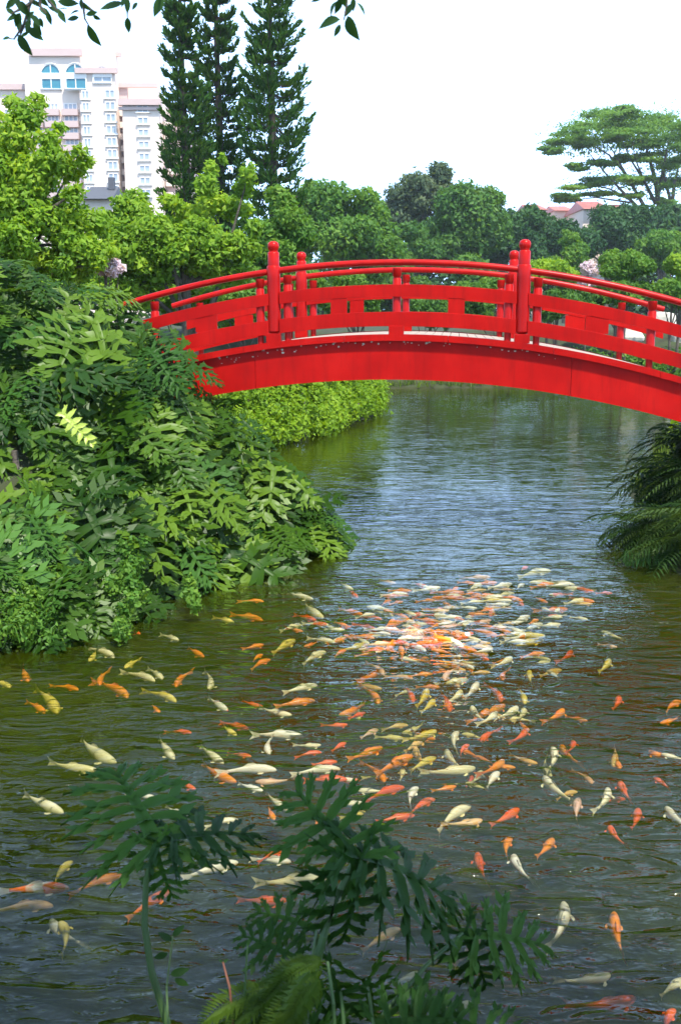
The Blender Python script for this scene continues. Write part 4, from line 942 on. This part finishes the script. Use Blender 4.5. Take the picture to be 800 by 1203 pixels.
# ------------------------------------------------------------ koi
def koimat(name, stops, scale=3.2, sc=(1,1,1), rough=.35):
    m, n, o = newmat(name); p = n.nodes.new('ShaderNodeBsdfPrincipled'); oi = n.nodes.new('ShaderNodeObjectInfo')
    t = n.nodes.new('ShaderNodeTexNoise'); t.noise_dimensions = '4D'; t.inputs['Scale'].default_value = scale; t.inputs['Detail'].default_value = 1.5
    mp = n.nodes.new('ShaderNodeMapping'); mp.inputs['Scale'].default_value = sc; tcn = n.nodes.new('ShaderNodeTexCoord'); n.links.new(tcn.outputs['Object'], mp.inputs[0]); n.links.new(mp.outputs[0], t.inputs['Vector'])
    q = n.nodes.new('ShaderNodeMath'); q.operation = 'MULTIPLY'; q.inputs[1].default_value = 40; n.links.new(oi.outputs['Random'], q.inputs[0]); n.links.new(q.outputs[0], t.inputs['W'])
    r = ramp(n, stops, t.outputs['Fac']); n.links.new(r.outputs[0], p.inputs['Base Color']); p.inputs['Roughness'].default_value = rough; p.inputs['Subsurface Weight'].default_value = 0
    n.links.new(p.outputs[0], o.inputs[0]); return m
KM = {'O': koimat('koi_orange', [(.3,(.95,.22,.015)),(.7,(1.0,.36,.03))]), 'R': koimat('koi_red', [(.3,(.85,.085,.02)),(.7,(.95,.17,.04))]),
      'W': koimat('koi_white', [(.3,(.92,.90,.84)),(.7,(.97,.93,.84))]), 'C': koimat('koi_cream', [(.3,(.92,.86,.58)),(.7,(.97,.92,.72))]),
      'Y': koimat('koi_yellow', [(.3,(.75,.60,.10)),(.7,(.85,.70,.18))]), 'M': koimat('koi_mixed', [(.46,(.93,.90,.82)),(.52,(.95,.16,.03))], 3.4),
      'P': koimat('koi_pink', [(.3,(.85,.45,.38)),(.7,(.92,.66,.58))]), 'G': koimat('koi_grey', [(.45,(.07,.08,.11)),(.6,(.40,.36,.42))], 5), 'B': koimat('koi_spotted', [(.55,(.95,.17,.03)),(.62,(.03,.02,.03))], 7),
      'T': koimat('koi_tan', [(.3,(.90,.52,.22)),(.7,(.96,.72,.45))])}
KN = {'O': 'orange', 'R': 'red-orange', 'W': 'white', 'C': 'cream', 'Y': 'yellow', 'M': 'red and white', 'P': 'pinkish', 'G': 'dark grey', 'B': 'orange black-spotted', 'T': 'tan'}
def koi_meshes(bend):
    """unit koi: nose at +x .5, tail fin end at -.5"""
    def cl(t):                   # spine: t 0 nose .. 1 tail root
        x = .5-.80*t; y = bend*(t**2)*.30; return Vector((x, y, 0))
    secs = [(0,.012,.012),(.04,.042,.040),(.12,.068,.066),(.25,.088,.092),(.40,.090,.100),(.55,.074,.086),(.70,.052,.062),(.85,.030,.040),(.95,.018,.032),(1.0,.012,.036)]
    n = 12; V, Fc = [], []
    for (t, w, h) in secs:
        c = cl(t)
        for k in range(n):
            a = 2*math.pi*k/n; V.append((c.x, c.y+w*math.cos(a), c.z+h*math.sin(a)*(1.0 if math.sin(a) > 0 else .85)))
    for i in range(len(secs)-1):
        for k in range(n):
            a = i*n+k; b = i*n+(k+1) % n; Fc.append((a, a+n, b+n, b))
    Fc.append(tuple(range(n))); Fc.append(tuple((len(secs)-1)*n+k for k in range(n-1, -1, -1)))
    body = (V, Fc); e = cl(1); ty = bend*.16
    tail = ([(e.x+.02, e.y, .03), (e.x+.02, e.y, -.03), (e.x-.10, e.y+ty*.5, .062), (e.x-.19, e.y+ty+.03, .085), (e.x-.13, e.y+ty*.7, .0), (e.x-.18, e.y+ty-.04, -.075), (e.x-.10, e.y+ty*.5, -.055)], [(0,2,4),(2,3,4),(0,4,1),(1,4,6),(6,4,5)])
    a = cl(.38); c = cl(.72); dors = ([(a.x, a.y, .085), ((a.x*2+c.x)/3, (a.y*2+c.y)/3, .135), ((a.x+2*c.x)/3, (a.y+2*c.y)/3+.01, .115), (c.x, c.y, .055)], [(0,1,2,3)])
    pecs = []
    for s in (-1, 1):
        q = cl(.24); pecs.append(([(q.x, q.y+s*.07, -.03), (q.x-.05, q.y+s*.075, -.035), (q.x-.12, q.y+s*.11, -.05), (q.x-.09, q.y+s*.14, -.05), (q.x-.03, q.y+s*.125, -.045)], [(0,1,2,3,4)] if s < 0 else [(4,3,2,1,0)]))
    return body, tail, dors, pecs
def mk(name, vf, mat, smooth=True):
    me = bpy.data.meshes.new(name); me.from_pydata(vf[0], [], vf[1]); me.materials.append(mat)
    if smooth: me.polygons.foreach_set('use_smooth', [True]*len(me.polygons))
    me.update(); return me
BENDS = (-1.1, -.4, .3, 1.0); KC = {}
def koi_data(c, bi):
    if (c, bi) not in KC:
        body, tail, dors, pecs = koi_meshes(BENDS[bi]); fc = {'M': 'W', 'B': 'O'}.get(c, c)
        allv, allf = list(body[0]), list(body[1])
        for pt in [tail, dors]+pecs:
            o = len(allv); allv += pt[0]; allf += [tuple(i+o for i in f) for f in pt[1]]
        KC[(c, bi)] = dict(body=mk('body', body, KM[c]), tail=mk('tail_fin', tail, KM[fc], False), dorsal=mk('dorsal_fin', dors, KM[fc], False), pec=[mk('pectoral_fin', p, KM[fc], False) for p in pecs], whole=mk('koi', (allv, allf), KM[c]))
    return KC[(c, bi)]
# colour, head x y, tail x y in reference pixels
FISH = """C 137 896 70 876;C 115 905 48 905;O 34 801 21 783;Y 12 808 4 796;O 53 838 38 822;Y 68 838 54 806;O 92 811 76 801;O 118 805 112 788;O 150 820 134 796;C 134 773 119 757;Y 105 777 120 764;Y 147 785 162 773;
C 182 801 160 785;C 191 798 180 784;Y 207 825 186 807;O 188 837 175 828;C 205 892 180 867;R 165 745 150 739;C 210 753 193 744;O 240 772 216 761;O 310 757 286 764;Y 347 752 312 768;O 318 775 284 783;C 383 766 342 777;
C 245 810 262 789;O 207 807 209 788;C 373 805 328 812;O 370 823 319 828;M 268 835 239 820;R 309 830 279 828;C 343 840 299 838;R 292 857 263 846;Y 278 864 257 853;W 356 865 295 860;W 317 886 301 867;R 295 889 270 883;R 224 861 205 855;
C 263 897 229 877;W 325 905 261 897;O 278 919 221 904;R 230 927 202 920;W 309 929 276 922;C 377 875 349 881;R 376 884 349 883;R 395 895 366 896;W 400 904 344 900;R 408 916 356 913;R 408 851 383 857;R 405 873 386 881;O 356 742 333 739;
C 282 695 270 686;O 298 686 316 678;O 310 707 287 703;O 309 729 274 720;Y 275 732 254 724;C 368 704 329 699;C 380 726 339 711;R 372 730 349 721;C 354 734 324 741;O 309 769 288 775;W 398 741 373 736;O 405 750 387 758;
P 450 793 448 778;O 508 792 480 790;P 522 799 521 783;O 444 827 443 804;R 485 825 482 805;Y 502 810 495 833;Y 510 822 499 839;R 528 836 526 813;C 541 811 540 828;W 561 802 551 822;R 588 824 588 804;C 555 830 551 849;C 582 836 579 854;O 572 833 567 852;R 566 872 568 854;
Y 512 858 489 875;W 538 860 515 879;R 427 838 407 843;P 444 857 418 866;O 449 878 411 895;O 485 888 432 908;Y 512 890 474 904;R 551 875 528 883;C 558 902 503 917;W 586 907 563 925;O 534 924 510 931;R 475 925 418 932;W 491 925 461 942;R 511 939 468 947;R 487 958 438 962;
C 553 947 494 967;W 431 945 393 942;M 420 917 394 920;T 566 963 532 978;R 609 950 581 973;Y 622 788 617 804;Y 616 827 616 808;C 607 830 599 848;C 614 832 623 848;Y 716 775 708 792;R 727 818 725 836;O 661 833 656 852;R 617 856 618 875;R 672 870 682 885;C 648 878 666 908;
C 639 912 651 946;P 680 938 667 964;C 713 926 721 958;R 728 918 732 942;O 728 903 719 888;O 762 882 786 900;C 780 887 802 894;O 800 824 766 831;O 775 850 802 845;R 749 950 749 977;W 782 948 797 982;R 717 970 712 992;R 770 915 789 926;
R 561 1002 561 1038;W 604 1004 598 1035;O 649 985 637 1010;O 601 984 574 1002;W 661 1060 678 1120;O 721 1072 719 1127;C 716 1144 672 1170;R 746 1172 683 1201;R 793 1186 758 1206;C 805 1150 766 1166;T 470 1091 416 1113;C 487 1145 471 1163;P 562 1100 541 1140;C 545 1180 521 1190;
C 75 955 20 935;Y 86 1012 46 1033;O 145 1029 80 1036;M 82 1044 -2 1041;T 63 1065 -4 1056;W 61 1080 71 1122;Y 70 1083 102 1112;B 200 1047 140 1077;R 338 1058 276 1062;C 384 1032 296 1043;W 342 1013 296 1004;R 328 1000 308 1002;W 280 1013 208 1028;W 220 957 190 955;C 280 963 243 962;W 343 952 298 939;O 322 962 311 948;G 365 955 323 973;O 380 960 356 973;W 178 936 167 931;P 300 918 340 925;Y 425 955 405 962"""
SHOAL = """R 620 666 603 669;P 576 678 545 682;W 567 686 542 695;C 647 671 598 674;W 601 686 574 692;O 650 686 618 690;W 675 687 638 688;R 697 695 665 692;R 719 697 698 696;C 604 697 575 698;C 568 707 538 708;Y 588 704 566 710;O 643 708 620 703;R 614 712 604 703;M 575 724 589 711;W 636 714 651 719;W 652 719 662 713;W 622 724 596 731;O 632 728 616 733;W 637 733 607 741;C 658 733 636 739;
C 690 728 670 724;C 706 742 730 753;O 584 746 543 742;O 598 746 578 749;C 565 753 543 748;Y 638 752 594 759;O 640 768 608 767;Y 640 747 598 750;W 578 761 565 770;W 575 738 569 744;C 600 772 593 786;P 722 760 703 758;R 572 775 558 770;C 415 693 390 686;P 465 685 443 684;W 479 698 448 696;O 472 707 456 709;R 420 702 406 693;O 426 722 394 716;O 538 690 526 694;C 517 690 493 697;O 545 696 508 699;O 530 714 512 705;
W 527 725 501 719;C 489 723 463 718;C 462 724 436 718;W 472 735 502 739;W 466 742 494 744;W 467 751 496 747;O 515 730 483 730;R 442 742 428 731;O 463 728 454 740;O 440 750 413 745;O 455 765 459 748;O 540 758 494 744;O 505 745 533 756;O 512 762 486 756;C 545 762 516 745;C 390 755 412 746;Y 432 756 408 768;C 405 740 380 740;O 408 735 390 731;O 455 763 428 762;O 470 760 477 777;C 551 733 528 735;W 457 745 443 741;O 540 785 523 777;W 556 786 546 777;
O 530 750 498 752;R 520 755 492 760;O 545 750 515 742;M 500 765 478 752;O 560 765 530 760"""
ORD = 'leftmost second third fourth fifth sixth seventh eighth ninth tenth eleventh twelfth thirteenth fourteenth fifteenth sixteenth seventeenth eighteenth nineteenth twentieth twenty-first twenty-second twenty-third twenty-fourth twenty-fifth'.split()
def zone(x, y):
    if y < 870 and x < 235: return 'in the left bank murk'
    if y < 800 and x < 430: return 'between shoal and left bank'
    if y < 865 and x < 430: return 'left of the shoal'
    if y < 875 and x < 640: return 'just below the shoal'
    if y < 875: return 'in the water right of the shoal'
    if y < 985 and x < 250: return 'around the tall curved leaf'
    if y < 985 and x < 430: return 'left of the up-pointing leaf'
    if y < 985 and x < 620: return 'above the drooping foreground leaf'
    if y < 985: return 'in the ripples at right'
    if x < 200: return 'in the lower left corner'
    if x < 500: return 'between the foreground leaves'
    return 'in the lower right corner'
def szone(x, y):
    return ('far' if y < 712 else 'middle' if y < 742 else 'near')+' row, '+('left' if x < 520 else 'right')+' half of shoal'
def heading(hx, hy, tx, ty):
    dx, dy = hx-tx, hy-ty
    if abs(dx) > 1.8*abs(dy): return 'right' if dx > 0 else 'left'
    if abs(dy) > 2.2*abs(dx): return 'away' if dy < 0 else 'toward the viewer'
    return ('up' if dy < 0 else 'down')+(' right' if dx > 0 else ' left')
fish = []
for chunk, sh in ((FISH, 0), (SHOAL, 1)):
    for l in chunk.replace('\n', '').split(';'):
        q = l.split()
        if len(q) == 5: fish.append([q[0]]+[float(v) for v in q[1:]]+[sh])
rk = random.Random(99)
first_ids = {id(f) for f in fish}
for i in range(120):      # the rest of the crowd in the shoal
    a = rk.uniform(0, 6.283); r = rk.random()**.5; x = 545+r*150*math.cos(a); y = 722+r*44*math.sin(a)-(x-545)*.12; L = rk.uniform(20, 36); h = rk.choice([0, 0, 3.14, .3, -.3, 3.4])+rk.gauss(0, .3)
    if i < 25: x = 470+rk.gauss(0, 42); y = 752+rk.gauss(0, 12)
    fish.append([rk.choice('OOORTCWOMTP' if x < 570 else 'WCWTOPWCM'), x+L/2*math.cos(h), y+L*.22*math.sin(h), x-L/2*math.cos(h), y-L*.22*math.sin(h), 1])
for i in range(60):      # paler shapes deeper down below the crowd
    x = 530+rk.gauss(0, 85); y = 770+rk.random()**1.3*170; L = rk.uniform(22, 44); h = rk.choice([0, .3, -.3, 1.4, -1.4, 3.2])+rk.gauss(0, .3)
    if x < 330: continue
    fish.append([rk.choice('OOTRCTWOP'), x+L/2*math.cos(h), y+L*.3*math.sin(h), x-L/2*math.cos(h), y-L*.3*math.sin(h), 2])
names = {}
XV, XF, XM = [], [], []
n_keep = 296; shown = sorted([f for f in fish if f[5] != 2], key=lambda f: -(abs(f[1]-f[3])+abs(f[2]-f[4])*2+(60 if id(f) in first_ids else 0)))
small_ids = {id(f) for f in shown[n_keep:]}; fish_obj = [f for f in shown if id(f) not in small_ids]
for f in fish_obj:
    names.setdefault(((szone if f[5] == 1 else zone)(f[1], f[2]), f[0]), []).append(f)
for z in names.values(): z.sort(key=lambda f: (f[1]+f[3]))
for f in fish:
    c, hx, hy, tx, ty, sh = f
    core = sh and abs(hx-505) < 60 and abs(hy-752) < 16
    z = -.022-rk.random()*.02 if core else -.035-rk.random()**2*.10
    if zone(hx, hy) == 'in the murky water by the left bank': z = -.09-rk.random()*.08
    if sh == 2: z = -.12-rk.random()*.12
    if not core: z = min(z, -.012-rk.random()*.05-.098*min(.72, max(.2, (W(hx, hy)-W(tx, ty)).length)))
    A, B = W(hx, hy, z), W(tx, ty, z); mid = (A+B)/2; v = A-B; L = min(max(v.length, .20), .72); big = (abs(hx-tx)+abs(hy-ty)) > 34
    if v.length > .72: mid = A-v.normalized()*L/2
    bi = rk.randrange(4)
    if abs(tx-262) < 1 and abs(ty-789) < 1: bi = 0
    wd = .86*min(1.35, max(.95, .34/L+.1)); kd = koi_data(c, bi); mat_ = Matrix.Translation(mid) @ Matrix.Rotation(math.atan2(v.y, v.x), 4, 'Z')
    if sh == 2 or id(f) in small_ids:
        for vv, ff, cc in [(kd['whole'], None, c)]:
            o_ = len(XV); m4 = mat_ @ Matrix.Diagonal((L, L*wd, L*.95, 1)); XV.extend([tuple(m4 @ q.co) for q in vv.vertices])
            for q in vv.polygons: XF.append(tuple(i+o_ for i in q.vertices)); XM.append(list(KM).index(c))
        continue
    if big:
        o = empty('koi', tuple(mid), math.atan2(v.y, v.x)); kids = [('body', kd['body']), ('tail_fin', kd['tail']), ('dorsal_fin', kd['dorsal']), ('pectoral_fin', kd['pec'][0]), ('pectoral_fin', kd['pec'][1])]
        for nm, me in kids: ch = link(nm, me, o); ch.scale = (L, L*wd, L*.95)
    else:
        o = link('koi', kd['whole']); o.location = mid; o.rotation_euler = (0, 0, math.atan2(v.y, v.x)); o.scale = (L, L*wd, L*.95)
    zn = (szone if sh == 1 else zone)(hx, hy); k = names[(zn, c)]; i = next(n for n, q in enumerate(k) if q is f); hd = '' if sh == 1 else f', heading {heading(hx, hy, tx, ty)}'
    lb = f'only {KN[c]} koi {zn}{hd}' if len(k) == 1 else f'leftmost {KN[c]} koi {zn}{hd}' if i == 0 else f'{ORD[i]} {KN[c]} koi from left, {zn}{hd}'
    tag(o, lb, 'koi', 'koi in the pond')

me = bpy.data.meshes.new('koi_crowd'); me.from_pydata(XV, [], XF)
for q in KM.values(): me.materials.append(q)
me.polygons.foreach_set('material_index', XM); me.polygons.foreach_set('use_smooth', [True]*len(XF)); me.update()
tag(link('koi_crowd', me), 'faint mass of more koi crowded in and beneath the shoal', 'koi', kind='stuff')

# ------------------------------------------------------------ air
hz = MB(); hz.box((20, 75, 26), (400, 240, 57))
hm, hn, ho = newmat('haze_air'); pvn = hn.nodes.new('ShaderNodeVolumePrincipled'); pvn.inputs['Color'].default_value = (.86,.93,1,1); pvn.inputs['Density'].default_value = .0003; pvn.inputs['Anisotropy'].default_value = .2
hn.links.new(pvn.outputs[0], ho.inputs['Volume'])
tag(hz.build('haze', hm), 'pale humid air fading the far trees and the hotel', 'haze', kind='stuff')
